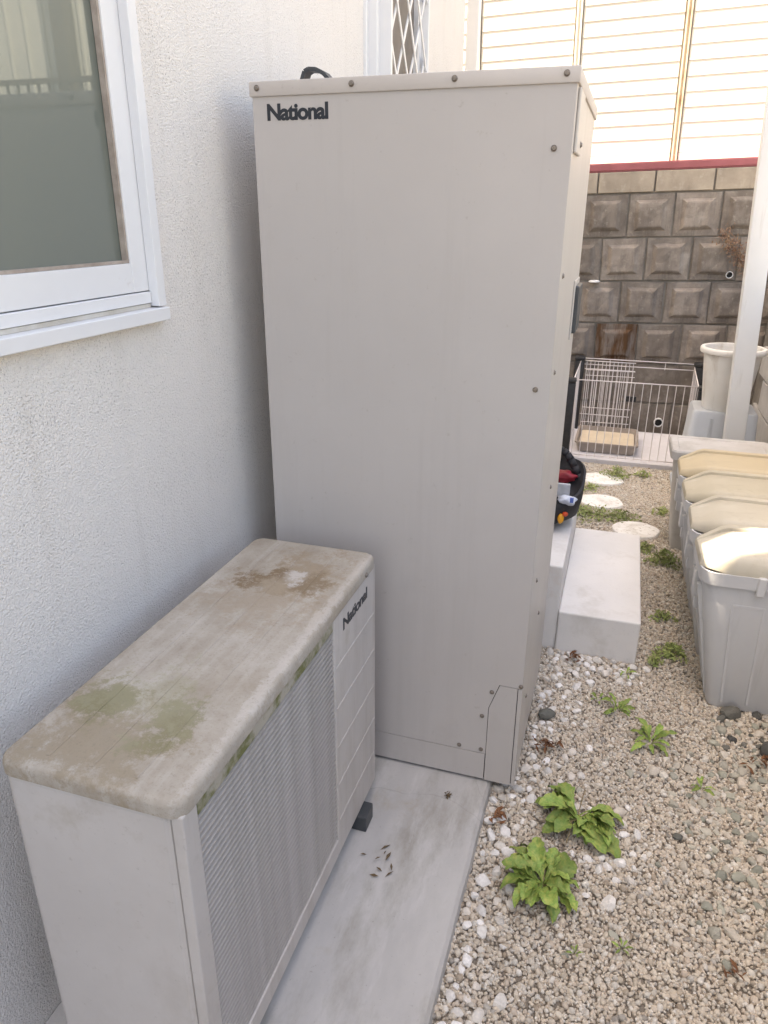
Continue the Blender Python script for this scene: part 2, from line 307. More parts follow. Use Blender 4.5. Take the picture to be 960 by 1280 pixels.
def loft(rings, cap0=True, cap1=True, bm=None):
    bm = bm or bmesh.new(); vr = [[bm.verts.new(p) for p in r] for r in rings]
    for a, b in zip(vr, vr[1:]):
        n = len(a)
        for i in range(n): bm.faces.new((a[i], a[(i+1) % n], b[(i+1) % n], b[i]))
    if cap0: bm.faces.new(vr[0][::-1])
    if cap1: bm.faces.new(vr[-1])
    return bm
def cylb(bm, p0, p1, r, n=10, r1=None):
    p0, p1 = Vector(p0), Vector(p1); d = (p1-p0).normalized(); q = d.to_track_quat('Z', 'Y')
    r1 = r if r1 is None else r1
    a = [bm.verts.new(p0+q@Vector((r*math.cos(2*math.pi*i/n), r*math.sin(2*math.pi*i/n), 0))) for i in range(n)]
    b = [bm.verts.new(p1+q@Vector((r1*math.cos(2*math.pi*i/n), r1*math.sin(2*math.pi*i/n), 0))) for i in range(n)]
    for i in range(n): bm.faces.new((a[i], a[(i+1) % n], b[(i+1) % n], b[i]))
    bm.faces.new(a[::-1]); bm.faces.new(b)
def cyl(p0, p1, r, n=10, r1=None):
    bm = bmesh.new(); cylb(bm, p0, p1, r, n, r1); return bm
def share(name, me, parent=None, loc=(0, 0, 0), rot=None, scale=None):
    o = bpy.data.objects.new(name, me); C.objects.link(o); o.location = loc
    if rot is not None: o.rotation_euler = rot
    if scale is not None: o.scale = scale if hasattr(scale, '__len__') else (scale,)*3
    if parent is not None: o.parent = parent
    return o
def lettering(parent, text, width, height, loc, rot, m='ink', depth=.0004, bold=.028):
    cu = bpy.data.curves.new('lettering', 'FONT'); cu.body = text; cu.size = 1; cu.space_character = .93; cu.offset = bold; cu.extrude = .01
    t = bpy.data.objects.new('tmp', cu); C.objects.link(t); bpy.context.view_layer.update()
    me = bpy.data.meshes.new_from_object(t.evaluated_get(bpy.context.evaluated_depsgraph_get()))
    bpy.data.objects.remove(t)
    xs = [v.co.x for v in me.vertices]; ys = [v.co.y for v in me.vertices]
    sx = width/(max(xs)-min(xs)); sy = height/(max(ys)-min(ys)); x0, y0 = min(xs), min(ys)
    for v in me.vertices: v.co = Vector(((v.co.x-x0)*sx, (v.co.y-y0)*sy, v.co.z/.01*depth))
    me.name = 'lettering'; me.materials.clear(); me.materials.append(M[m])
    return share('lettering', me, parent, Vector(loc)-org(parent), rot)
SCREW = None
def screw(parent, loc, d, r=.0052):
    """round-headed screw, d = outward axis"""
    global SCREW
    if SCREW is None:
        bm = bmesh.new(); cylb(bm, (0, 0, 0), (0, 0, .0016), 1.25*r, 12); cylb(bm, (0, 0, .0016), (0, 0, .0042), r, 12, r*.7)
        SCREW = bpy.data.meshes.new('screw'); bm.to_mesh(SCREW); bm.free(); SCREW.materials.append(M['screw'])
    return share('screw', SCREW, parent, Vector(loc)-org(parent), Vector(d).to_track_quat('Z', 'Y').to_euler())

# ================================================================== SETTING
GZ = -.03
bm = bmesh.new(); bmesh.ops.create_grid(bm, x_segments=4, y_segments=4, size=40); bmesh.ops.translate(bm, verts=bm.verts, vec=(0, 0, GZ-.012))
setp(mk('ground', bm, 'soil'), 'bare brown soil under the gravel', 'ground', kind='structure')
# concrete pad with a rounded edge
bm = prism_y([(-.098, -.09), (.655, -.09), (.655, -.028), (.651, -.011), (.642, -.002), (.630, 0), (-.098, 0)], -3.2, .70)
for i in range(1, 40): bmesh.ops.bisect_plane(bm, geom=bm.verts[:]+bm.edges[:]+bm.faces[:], plane_co=(0, -3.2+i*.1, 0), plane_no=(0, 1, 0))
for v in bm.verts:
    if v.co.x > .6: v.co.x += .004*mnoise.noise(Vector((0, v.co.y*3, 0)))+.0015*mnoise.noise(Vector((0, v.co.y*14, 1)))
setp(mk('concrete_pad', bm, 'concrete', smooth=True, auto=30), 'grey concrete pad along the house wall under both units', 'pad', kind='structure')

# gravel: pebbles instanced inside one geometry-node object
def gravel():
    bm = bmesh.new(); bmesh.ops.create_grid(bm, x_segments=60, y_segments=110, size=.5)
    for v in bm.verts:
        x = .30+(v.co.x+.5)*1.5; y = -1.45+(v.co.y+.5)*5.6
        z = GZ-.004+.008*mnoise.noise(Vector((x*2.2, y*2.2, 0)))+.004*mnoise.noise(Vector((x*7, y*7, 3)))
        v.co = Vector((x, y, z))
    bmesh.ops.delete(bm, geom=[f for f in bm.faces if (f.calc_center_median().x < .655 and f.calc_center_median().y < .72) or (f.calc_center_median().x < 1.04 and .85 < f.calc_center_median().y < 1.6) or f.calc_center_median().y > 4.16], context='FACES')
    o = mk('gravel', bm, 'soil', smooth=True)
    setp(o, 'beige and pinkish crushed gravel covering the passage', 'gravel', kind='stuff')
    ng = bpy.data.node_groups.new('gravel', 'GeometryNodeTree')
    ng.interface.new_socket('Geometry', in_out='INPUT', socket_type='NodeSocketGeometry')
    ng.interface.new_socket('Geometry', in_out='OUTPUT', socket_type='NodeSocketGeometry')
    N = ng.nodes.new; L = ng.links.new
    gi = N('NodeGroupInput'); go = N('NodeGroupOutput')
    gm = stone_mat('gravel_stone', [(0, (.31, .25, .19)), (.12, (.46, .40, .325)), (.3, (.58, .505, .415)), (.45, (.49, .41, .335)), (.6, (.61, .545, .455)), (.75, (.46, .42, .365)), (.9, (.69, .65, .59)), (1, (.28, .255, .225))])
    jn = N('GeometryNodeJoinGeometry')
    for k, (sc, am) in enumerate(((.9, .55), (1.2, .7), (.75, .6), (1.4, .5))):
        ico = N('GeometryNodeMeshIcoSphere'); ico.inputs['Radius'].default_value = 1; ico.inputs['Subdivisions'].default_value = 2
        sp = N('GeometryNodeSetPosition'); nz = N('ShaderNodeTexNoise'); nz.noise_dimensions = '4D'; nz.inputs['W'].default_value = 3.7*k; nz.inputs['Scale'].default_value = sc; nz.inputs['Detail'].default_value = 1
        sb = N('ShaderNodeVectorMath'); sb.operation = 'SUBTRACT'; sb.inputs[1].default_value = (.5, .5, .5)
        ml = N('ShaderNodeVectorMath'); ml.operation = 'SCALE'; ml.inputs['Scale'].default_value = am*2
        L(nz.outputs['Color'], sb.inputs[0]); L(sb.outputs[0], ml.inputs[0]); L(ml.outputs[0], sp.inputs['Offset']); L(ico.outputs['Mesh'], sp.inputs['Geometry'])
        sm = N('GeometryNodeSetMaterial'); sm.inputs['Material'].default_value = gm; L(sp.outputs[0], sm.inputs['Geometry'])
        ss = N('GeometryNodeSetShadeSmooth'); L(sm.outputs[0], ss.inputs[0])
        g2 = N('GeometryNodeGeometryToInstance'); L(ss.outputs[0], g2.inputs[0]); L(g2.outputs[0], jn.inputs[0])
    outs = N('GeometryNodeJoinGeometry'); L(gi.outputs[0], outs.inputs[0])
    for dens, s0, s1, lift, seed in ((17500, .0033, .0062, .003, 1), (1700, .0055, .0098, .005, 5), (7000, .002, .0036, .006, 9)):
        dp = N('GeometryNodeDistributePointsOnFaces'); dp.inputs['Density'].default_value = dens; dp.inputs['Seed'].default_value = seed; L(gi.outputs[0], dp.inputs[0])
        st = N('GeometryNodeSetPosition'); st.inputs['Offset'].default_value = (0, 0, lift); L(dp.outputs['Points'], st.inputs[0])
        io = N('GeometryNodeInstanceOnPoints'); io.inputs['Pick Instance'].default_value = True; L(st.outputs[0], io.inputs['Points']); L(jn.outputs[0], io.inputs['Instance'])
        rr = N('FunctionNodeRandomValue'); rr.data_type = 'FLOAT_VECTOR'; rr.inputs[0].default_value = (0, 0, 0); rr.inputs[1].default_value = (6.28, 6.28, 6.28); L(rr.outputs[0], io.inputs['Rotation'])
        rs = N('FunctionNodeRandomValue'); rs.data_type = 'FLOAT_VECTOR'; rs.inputs[0].default_value = (s0, s0, s0*.85); rs.inputs[1].default_value = (s1, s1, s1*.85); rs.inputs['Seed'].default_value = 3; L(rs.outputs[0], io.inputs['Scale'])
        L(io.outputs[0], outs.inputs[0])
    L(outs.outputs[0], go.inputs[0])
    md = o.modifiers.new('gravel', 'NODES'); md.node_group = ng
    return o
gravel()

# ================================================================== HOUSE
XW = -.10
house = empty('house', (XW, 0, 0), 'cream stucco house with white framed windows beside the passage', 'house')
W1 = (-2.05, -.298, 1.335, 2.45); W2 = (1.13, 1.61, 1.45, 2.75)
wl = [(-.25, XW, -8, W1[0], -.1, 4.0), (-.25, XW, W1[0], W1[1], -.1, W1[2]), (-.25, XW, W1[0], W1[1], W1[3], 4.0), (-.25, XW, W1[1], W2[0], -.1, 4.0),
      (-.25, XW, W2[0], W2[1], -.1, W2[2]), (-.25, XW, W2[0], W2[1], W2[3], 4.0), (-.25, XW, W2[1], 2.64, -.1, 4.0), (-4.5, -.25, 2.49, 2.64, -.1, 4.0), (-4.5, -.25, -8, -7.85, -.1, 4.0), (-4.65, -4.5, -8, 2.64, -.1, 4.0)]  # walls carried up out of view as a parapet shaped to trim the sun
bm = bmesh.new()
for b in wl: bx(bm, *b)
bmesh.ops.remove_doubles(bm, verts=bm.verts, dist=1e-5)
mk('wall', bm, 'stucco', house)
mk('unseen_deck', box(-4.5, -.25, -7.85, 2.49, 2.5, 2.6), 'concrete', house)  # unseen deck made up to go with the sun gap above
mk('upper_shade_wall', box(-4.5, XW-.003, -.058, 2.637, 4.0, 7.3), 'stucco', house)  # unseen upper storey, height and near end shaped to cast the shade
mk('added_shade_wing', box(-1.1, XW-.003, -8, -.84, 4.0, 7.3), 'stucco', house)  # unseen wing added for shade; the gap beside it lets sun through
mk('roof', box(-4.8, .30, -.063, 2.94, 7.3, 7.5), 'roof', house)  # unseen roof capping the storey shaped for shade
mk('roof', box(-1.1, .30, -8.3, -.835, 7.3, 7.5), 'roof', house)  # roof of the added wing, there for its shade
# sliding window by the pump
y0, y1, z0, z1 = W1
win = mk('window', boxes([(-.1035, -.082, y1-.026, y1+.002, z0+.028, z1), (-.1035, -.082, y0, y0+.028, z0+.028, z1), (-.2, -.082, y0, y1, z1+.0005, z1+.03), (-.2, -.1455, y1-.02, y1-.0005, z0+.028, z1)], .0015), 'white', house)
mk('sill', box(-.2, -.074, y0-.01, y1+.001, z0-.002, z0+.025, bev=.002), 'white', win)
mk('track', boxes([(-.2, -.100, y0+.03, y1-.030, z0+.0255, z0+.034), (-.2, -.112, y0+.03, y1-.03, z0+.034, z0+.04)]), 'whitedirty', win)
ym = -1.16
for (a, b, dx) in ((ym-.03, y1-.004, 0), (y0+.03, ym+.03, -.035)):
    f = boxes([(-.145+dx, -.104+dx, b-.072, b, 1.395, z1-.005), (-.145+dx, -.104+dx, a, a+.06, 1.395, z1-.005), (-.145+dx, -.1045+dx, a+.06, b-.072, 1.395, 1.452), (-.145+dx, -.1045+dx, a+.06, b-.072, z1-.06, z1-.005)], .0015)
    sash = mk('sash', f, 'white', win)
mk('rail_cap', box(-.145, -.098, ym-.03, y1-.028, 1.37, 1.393, bev=.0015), 'white', win)
a, b = ym+.03, y1-.076
mk('gasket', boxes([(-.121, -.108, b-.0055, b, 1.4525, z1-.07), (-.121, -.108, a, b-.0055, 1.4525, 1.458), ]), 'gasket', win)
mk('pane', box(-.128, -.122, a, b-.003, 1.454, z1-.06), 'pane', win)
mk('pane', box(-.163, -.157, y0+.08, ym-.03, 1.454, z1-.06), 'pane', win)
# latticed window farther on
y0, y1, z0, z1 = W2
win = mk('window', boxes([(-.18, -.018, y0-.018, y0, z0, z1), (-.18, -.060, y0-.05, y0-.018, z0, z1), (-.18, -.018, y1, y1+.016, z0, z1), (-.18, -.09, y0-.075, y0-.05, z0, z1), (-.18, -.018, y0, y1, z0-.02, z0)], .0015), 'white', house)
mk('pane', box(-.17, -.064, y0+.0005, y1-.0005, z0+.0005, z1-.0005), 'pane2', win)
mk('sash_stile', boxes([(-.0638, -.046, y1-.055, y1-.002, z0+.002, z1-.002)]), 'white', win)
bl = math.hypot(y1-y0, 1); ang = R(56); pw = .155
bar = bpy.data.meshes.new('lattice_bar'); 
def lattice(sgn, c, x):
    # bar through (y, z) = (y0 + c, z0) with slope, clipped to the opening
    t = math.tan(ang)*sgn; pts = []
    ya, yb = y0+.002, y1-.002
    za, zb = z0+.2+t*(ya-y0-c), z0+.2+t*(yb-y0-c)
    lo, hi = z0+.004, z1-.004
    def clip(y, z, yo, zo):
        if z < lo: y, z = y+(lo-z)/(zo-z)*(yo-y), lo
        if z > hi: y, z = y+(hi-z)/(zo-z)*(yo-y), hi
        return y, z
    if max(za, zb) < lo+.02 or min(za, zb) > hi-.02: return
    A = clip(ya, za, yb, zb); B = clip(yb, zb, ya, za)
    d = Vector((0, B[0]-A[0], B[1]-A[1])).normalized(); n = Vector((0, -d.z, d.y))*.0065; bm = bmesh.new()
    ps = [Vector((x, *A))+n, Vector((x, *A))-n, Vector((x, *B))-n, Vector((x, *B))+n]
    f = [bm.verts.new(p) for p in ps]; g = [bm.verts.new(p+Vector((.004, 0, 0))) for p in ps]
    bm.faces.new(f); bm.faces.new(g[::-1])
    for i in range(4): bm.faces.new((f[i], f[(i+1) % 4], g[(i+1) % 4], g[i]))
    mk('lattice_bar', bm, 'white', win)
for k in range(-8, 12):
    lattice(1, k*pw, -.032); lattice(-1, k*pw, -.026)

# ================================================================== NEIGHBOURS
# stone-faced retaining wall at the back; it leans a touch
def tilt(o, piv):
    o.matrix_world = Matrix.Translation(piv)@Matrix.Rotation(-.028, 4, 'Y')@Matrix.Translation(-piv)@Matrix.Translation(o.location)
PIV = Vector((1.0, 4.2, 1.0))
BW = empty('retaining_wall', (.9, 4.2, 0), 'retaining wall of dark bevelled concrete blocks behind the wire pen', 'wall')
mk('core', box(-1.2, 2.3, 4.212, 4.5, -.4, 1.84), 'mortar', BW)
def facing(w_, h, raised):
    bm = bmesh.new(); a, b = w_/2-.006, h/2-.006
    def q(hx, hz, y): return [Vector((sx*hx, y, sz*hz)) for sx, sz in ((-1, -1), (1, -1), (1, 1), (-1, 1))]
    if raised: rings = [q(a, b, .03), q(a, b, .004), q(a-.004, b-.004, 0), q(a-.042, b-.040, -.003), q(a-.066, b-.060, -.027), q(a-.076, b-.070, -.030)]
    else: rings = [q(a, b, .03), q(a, b, .003), q(a-.003, b-.003, 0)]
    loft(rings, False, True, bm); bmesh.ops.recalc_face_normals(bm, faces=bm.faces)
    bmesh.ops.subdivide_edges(bm, edges=bm.edges[:], cuts=2 if raised else 1, use_grid_fill=True)
    me = bpy.data.meshes.new('block'); bm.to_mesh(me); bm.free(); return me
PW = .307; rows = [1.70, 1.405, 1.105, .805, .505, .205, -.10]
meshR = {}
for i in range(6):
    zt, zb = rows[i], rows[i+1]; h = zt-zb; off = .813 if i % 2 == 0 else .655
    raised = i < 4
    for v_ in range(3):
        me = facing(PW if raised else PW*2, h, raised)
        for vv in me.vertices:
            nv = mnoise.noise_vector(vv.co*14+Vector((v_*7.1, i*3.3, 0))); vv.co += Vector((nv.x*.006, nv.y*.008, nv.z*.006)) if vv.co.y < .002 else Vector()
        me.materials.append(M['block']); meshR[(i, v_)] = me
    step = PW if raised else PW*2
    for k in range(-7, 6):
        x = off+step*(k+.5)
        if x < -1.1 or x > 2.2: continue
        o = share('block', meshR[(i, (k+i) % 3)], BW, (x-.9+rng.uniform(-.003, .003), rng.uniform(-.004, .004), (zt+zb)/2+rng.uniform(-.002, .002)), (rng.uniform(-.01, .01), rng.uniform(-.006, .006), rng.uniform(-.012, .012)))
        if i == 3 and abs(x-.85) < .16:
            o.data = o.data.copy(); o.data.materials.clear(); o.data.materials.append(M['blockrust'])
me = facing(.385, .145, False); me.materials.append(M['cap'])
for k in range(-5, 4):
    share('cap_block', me, BW, (.591+.385*(k+.5)-.9, -.006+rng.uniform(-.003, .003), 1.7725))
for (x, z, r) in ((1.535, 1.15, .024), (1.181, .061, .034)):
    rg = [circ(0, 0, r, .02, 20), circ(0, 0, r, -.018, 20), circ(0, 0, r*.82, -.018, 20), circ(0, 0, r*.80, .02, 20)]
    bm = loft(rg, False, False); bmesh.ops.transform(bm, matrix=Matrix.Translation((x, 4.19, z))@Matrix.Rotation(R(-90), 4, 'X'), verts=bm.verts)
    wp = mk('weep_pipe', bm, 'white', BW, True, 40)
    mk('pipe_mouth', cyl((x, 4.19, z), (x, 4.199, z), r*.83, 20), 'dark', wp)
mk('mortar_blob', loft([circ(0.62, 4.16, .03, 1.098, 10), circ(.62, 4.165, .045, 1.105, 10), circ(.62, 4.175, .03, 1.115, 10)]), 'white', BW, True)
tilt(BW, PIV)
# cream clad building standing on it
SB = empty('clad_building', (.9, 4.3, 1.84), 'sunlit cream building with horizontal cladding above the retaining wall', 'building')
mk('wall', box(-4.5, 2.5, 4.34, 8.0, 1.80, 4.9), 'siding', SB)
mk('base_flashing', boxes([(-4.5, 2.34, 4.215, 4.335, 1.842, 1.90), (-4.5, 2.34, 4.208, 4.2145, 1.852, 1.893)], .002), 'red', SB)
mk('roof', box(-4.8, 2.6, 4.1, 8.2, 4.9, 5.0), 'roof', SB)
bays = [(-1.9, -1.015), (-1.005, -.34), (-.305, .36), (.395, 1.065), (1.10, 1.77), (1.81, 2.34)]
pit = .0925
for (a, b) in bays:
    bm = bmesh.new(); n = 4  # one lapped board: tilted face with a drip edge
    prof = [(4.336, 0), (4.3095, 0), (4.309, .002), (4.3135, pit-.0003), (4.336, pit-.0003)]
    va = [bm.verts.new((a+.012, y, z)) for y, z in prof]; vb = [bm.verts.new((b-.012, y, z)) for y, z in prof]
    bm.faces.new(va); bm.faces.new(vb[::-1])
    for i in range(5): bm.faces.new((va[i], va[(i+1) % 5], vb[(i+1) % 5], vb[i]))
    o = mk('board', bm, 'siding', SB); o.location.z = 1.955-1.84+1.84-0
    o.location.z = 1.955
    for j in range(1, 30): share('board', o.data, SB, (0, 0, 1.955+j*pit))
    mk('board', box(a+.012, b-.012, 4.3095, 4.335, 1.902, 1.9535), 'siding', SB)
for x in (-1.01, -.322, .378, 1.083, 1.79):
    mk('joint_strip', boxes([(x-.018, x-.008, 4.296, 4.335, 1.903, 4.88), (x+.008, x+.018, 4.296, 4.335, 1.903, 4.88), (x-.008, x+.008, 4.315, 4.335, 1.903, 4.88)]), 'siding' if x < 1 else 'rust', SB)
tilt(SB, PIV)
# boundary wall on the right with a railing, and the building beyond it
RW = empty('boundary_wall', (1.82, 1, 0), 'low pale block boundary wall at the right of the passage', 'wall')
mk('core', box(1.832, 1.95, -6, 4.18, -.4, 1.16), 'mortar', RW)
bm = bmesh.new(); bx(bm, -.012, .012, -.195, .195, -.095, .095, bev=.003, seg=1); me = bpy.data.meshes.new('block'); bm.to_mesh(me); bm.free(); me.materials.append(M['rblock'])
for i in range(6):
    for k in range(-5, 11):
        y = .2*(i % 2)+k*.4
        if -2 < y < 4.0: share('block', me, RW, (.003, y-1, i*.2+.02))
mk('coping', box(1.80, 1.97, -6, 4.18, 1.161, 1.20, bev=.004), 'rblock', RW)
GW = empty('garden_wall', (4.5, 4.3, 0), 'grey rendered garden wall continuing the back boundary beyond the passage', 'wall')
mk('wall', box(2.36, 8, 4.22, 4.32, -.1, 2.445), 'rblock', GW)
mk('coping', box(2.36, 8, 4.20, 4.328, 2.446, 2.47), 'rblock', GW)
RF = empty('railing', (4.5, 4.26, 2.47), 'dark metal railing on top of the grey garden wall', 'railing')
mk('top_rail', box(2.36, 8, 4.245, 4.275, 2.575, 2.615), 'fence', RF)
bm = box(-.009, .009, -.009, .009, 0, .105); me = bpy.data.meshes.new('bar'); bm.to_mesh(me); bm.free(); me.materials.append(M['fence'])
for k in range(50): share('bar', me, RF, (-2.1+.11*k, 0, 0))
FB = empty('ribbed_building', (5.5, 6, 0), 'pale building with vertical ribs beyond the garden wall railing', 'building')
mk('wall', box(2.52, 9, 4.75, 8.0, -.1, 4.9), 'farwall', FB)
bm = box(-.012, .012, -.014, 0, 0, 4.6); me = bpy.data.meshes.new('rib'); bm.to_mesh(me); bm.free(); me.materials.append(M['farwall'])
for k in range(32): share('rib', me, FB, (-2.9+.2*k, -1.2505, .1))
mk('downpipe', box(3.86, 4.0, 4.60, 4.735, 0, 4.8), 'fence', FB)
NB = empty('bounce_building', (8.5, 0, 0), 'unseen low pale building added across the open lot to bounce light', 'building')  # unseen building added to bounce light into the passage
mk('wall', box(8.5, 13, -6, 3.9, -.1, 3.4), 'farwall', NB)
mk('roof', box(8.3, 13.2, -6.2, 4.0, 3.4, 3.55), 'roof', NB)

# ================================================================== WATER TANK
TX, TD, TH = .72, .65, 1.82
T = empty('water_heater_tank', (.36, .325, 0), 'tall ivory water heater cabinet with dark logo standing on the concrete pad', 'water heater')
mk('core', box(.003, TX-.003, .003, TD-.003, .012, 1.80), 'dark', T)
def panel_f(name, poly, y0=0, y1=.0026, m='ivory'):
    bm = prism_y(poly, y0, y1); return mk(name, bm, m, T)
g_ = .0009
panel_f('side_panel', [(.0005, .1015), (.631-g_, .1015), (.631-g_, .262), (.657-g_, .343+g_), (TX-.001, .343+g_), (TX-.001, 1.797), (.0005, 1.797)])
panel_f('base_cover', [(.0005, .010), (.630-g_, .010), (.630-g_, .1015-2*g_), (.0005, .1015-2*g_)], -.0006, .0026)
panel_f('corner_cover', [(.631+g_, .008), (.7085-g_, .008), (.7075-g_, .343-g_), (.657+g_, .343-g_), (.631+g_, .262)], -.0008, .0026)
panel_f('edge_strip', [(.7085+1.5*g_, .008), (TX, .008), (TX-.001, .343-g_), (.7075+1.5*g_, .343-g_)], -.0012, .0026)
# front (right hand) side
mk('front_panel', box(TX-.0026, TX, .004, TD-.004, .80, 1.797, bev=.001), 'ivory_side', T)
mk('lower_front_panel', box(TX-.0026, TX-.0004, .004, TD-.004, .30, .797, bev=.001), 'ivory_side', T)
mk('front_base_cover', box(TX-.0026, TX-.0008, .004, TD-.004, .010, .297, bev=.001), 'ivory_side', T)
mk('rear_panel', box(.004, TX-.004, TD-.0026, TD, .012, 1.797), 'ivory', T)
mk('wall_side_panel', box(0, .0026, .004, TD-.004, .012, 1.797), 'ivory', T)
bm = bmesh.new(); bx(bm, -.005, TX+.005, -.005, TD+.005, 1.7915, TH+.002, bev=.003, seg=2)
lid = mk('top_lid', bm, 'ivory_lid', T, True, 40)
for x in (.015, .242, .470, .698): screw(T, (x, -.005, 1.8085), (0, -1, 0))
for (x, z) in ((.684, 1.675), (.687, 1.171), (.637, .317), (.614, .231), (.617, .1145), (.553, .1145), (.715, .352)): screw(T, (x, -.0002, z), (0, -1, 0))
for (y, z) in ((.06, 1.42), (.07, 1.20), (.3, .83), (.12, .62), (.3, .42), (.12, .24), (.13, 1.70)): screw(T, (TX, y, z), (1, 0, 0), .005)
mk('latch_tab', box(TX+.0002, TX+.007, .035, .15, 1.668, 1.789, bev=.003), 'ivory_side', T)
screw(T, (TX+.007, .125, 1.69), (1, 0, 0))
h = mk('control_cover', box(TX+.0002, TX+.016, .47, .60, 1.235, 1.365, bev=.005), 'plasticdark', T)
mk('cover_bezel', box(TX+.0001, TX+.005, .455, .615, 1.22, 1.38, bev=.002), 'ivory_side', T)
# carrying strap on the lid
bm = bmesh.new(); pr = [(.098, 1.8222), (.108, 1.846), (.118, 1.8505), (.136, 1.849), (.154, 1.840), (.172, 1.8222)]
for o_ in range(len(pr)-1):
    (xa, za), (xb, zb) = pr[o_], pr[o_+1]; d = Vector((xb-xa, 0, zb-za)).normalized(); n = Vector((-d.z, 0, d.x))*.004
    A, B = Vector((xa, 0, za)), Vector((xb, 0, zb))
    q = [bm.verts.new(p+Vector((0, y, 0))) for y in (.05, .085) for p in (A-n, B-n, B+n, A+n)]
    for f in ((0, 1, 2, 3), (7, 6, 5, 4), (0, 4, 5, 1), (1, 5, 6, 2), (2, 6, 7, 3), (3, 7, 4, 0)): bm.faces.new([q[i] for i in f])
mk('carrying_strap', bm, 'plasticdark', T)
lettering(T, 'National', .149, .0345, (.036, -.0003, 1.7425), Euler((R(90), 0, 0)), bold=.037)
for k, (x, y) in enumerate(((.06, .05), (.60, .05), (.06, .6), (.60, .6))): mk('foot', cyl((x, y, 0), (x, y, .013), .03, 16), 'plasticdark', T)

# ================================================================== HEAT PUMP UNIT
PX0, PX1, PY0, PY1, PZ = .012, .345, -1.03, -.137, .763
P = empty('heat_pump_unit', ((PX0+PX1)/2, (PY0+PY1)/2, 0), 'low ivory heat pump unit with stained mossy top and slatted grille', 'heat pump')
mk('casing', box(PX0+.008, PX1-.024, PY0+.006, PY1-.006, .05, PZ-.03, bev=.012), 'pump', P)
mk('grille_backing', box(PX1-.0235, PX1-.018, PY0+.02, -.43, .10, .705), 'dark', P)
mk('front_panel', box(PX1-.0235, PX1-.003, -.428, PY1-.004, .052, .735, bev=.004), 'pump', P)
mk('lower_front_panel', box(PX1-.0235, PX1-.003, PY0+.006, -.4285, .052, .105, bev=.003), 'pump', P)
mk('end_frame', box(PX1-.0235, PX1-.003, PY0+.006, PY0+.045, .106, .735, bev=.003), 'pump', P)
mk('grille_top_bar', box(PX1-.0235, PX1-.004, PY0+.046, -.4285, .702, .735, bev=.003), 'mossbar', P)
for z in (.60, .49, .38, .27, .16): mk('embossed_line', box(PX1-.0032, PX1-.0012, -.42, PY1-.012, z, z+.0035, bev=.001), 'pump', P)
bm = bmesh.new(); ps = [(-.0075, -.003), (.0, -.0034), (.0006, .0020), (-.0065, .0034)]
L_ = -.4285-(PY0+.046)
va = [bm.verts.new((x, 0, z)) for x, z in ps]; vb = [bm.verts.new((x, L_, z)) for x, z in ps]
bm.faces.new(va); bm.faces.new(vb[::-1])
for i in range(4): bm.faces.new((va[i], va[(i+1) % 4], vb[(i+1) % 4], vb[i]))
bmesh.ops.recalc_face_normals(bm, faces=bm.faces); me = bpy.data.meshes.new('slat'); bm.to_mesh(me); bm.free(); me.materials.append(M['slat'])
k = 0; z = .694
while z > .112: share('slat', me, P, Vector((PX1-.006, PY0+.046, z))-P.location); z -= .0138
for k in range(8):
    y = PY0+.046+.06+k*.0665; mk('grille_rib', box(PX1-.0178, PX1-.0130, y, y+.004, .106, .70), 'slat', P)
# lid: rounded rectangle with shallow pressed ridges
cx, cy, hx, hy = (PX0+PX1)/2, (PY0+PY1)/2, (PX1-PX0)/2, (PY1-PY0)/2
rings = [rrect(cx, cy, hx, hy, .028, PZ-.030), rrect(cx, cy, hx, hy, .028, PZ-.012), rrect(cx, cy, hx-.002, hy-.002, .027, PZ-.005), rrect(cx, cy, hx-.006, hy-.006, .025, PZ-.0012), rrect(cx, cy, hx-.013, hy-.013, .02, PZ)]
spots = [((.17-cx, -.45-cy, PZ), (.17, .16, .1), (.36, .295, .225), .75), ((.22-cx, -.30-cy, PZ), (.13, .15, .1), (.33, .26, .185), .9), ((.15-cx, -.36-cy, PZ), (.085, .085, .1), (.21, .145, .085), .95), ((.17-cx, -.375-cy, PZ), (.055, .06, .1), (.37, .30, .22), .85), ((.26-cx, -.34-cy, PZ), (.05, .07, .1), (.24, .175, .11), .85),
         ((.13-cx, -.93-cy, PZ), (.20, .17, .1), (.30, .245, .175), .85), ((.095-cx, -.855-cy, PZ), (.075, .085, .1), (.205, .185, .095), .85), ((.23-cx, -.86-cy, PZ), (.06, .11, .1), (.215, .195, .105), .8), ((.16-cx, -.82-cy, PZ), (.14, .12, .1), (.34, .32, .22), .45), ((.205-cx, -.325-cy, PZ), (.035, .04, .1), (.56, .52, .48), .85), ((.33-cx, -.60-cy, PZ), (.016, .5, .1), (.57, .53, .49), .45)]
lidp = mk('top_panel', loft(rings), top_panel_mat(spots), P, True, 35)
for x in (.09, .17, .25): mk('pressed_ridge', box(x-.004, x+.004, PY0+.03, PY1-.03, PZ-.002, PZ+.0012, bev=.0008), lidp.data.materials[0], P)
lettering(P, 'National', .165, .031, (PX1-.0028, -.371, .672), Euler((R(90), 0, R(90))), bold=.03)
for y in (-.92, -.26): mk('foot', box(PX0+.0, PX1+.02, y-.03, y+.03, 0, .0495, bev=.003), 'plasticdark', P)
screw(P, (PX1+.0002, -.22, PZ-.022), (1, 0, 0), .004)

# ================================================================== BACK STEP
ST = empty('concrete_step', (.76, 1.25, 0), 'two level pale concrete back step beyond the tall cabinet', 'step')
def slab(x0, x1, y0, y1, z0, z1):
    bm = bmesh.new(); bx(bm, x0, x1, y0, y1, z0, z1, bev=.006, seg=2)
    return bm
mk('lower_step', slab(.7575, 1.058, .830, 1.69, -.12, .143), 'stepc', ST)
mk('upper_step', slab(-.095, .757, .845, 1.75, -.12, .325), 'stepc', ST)

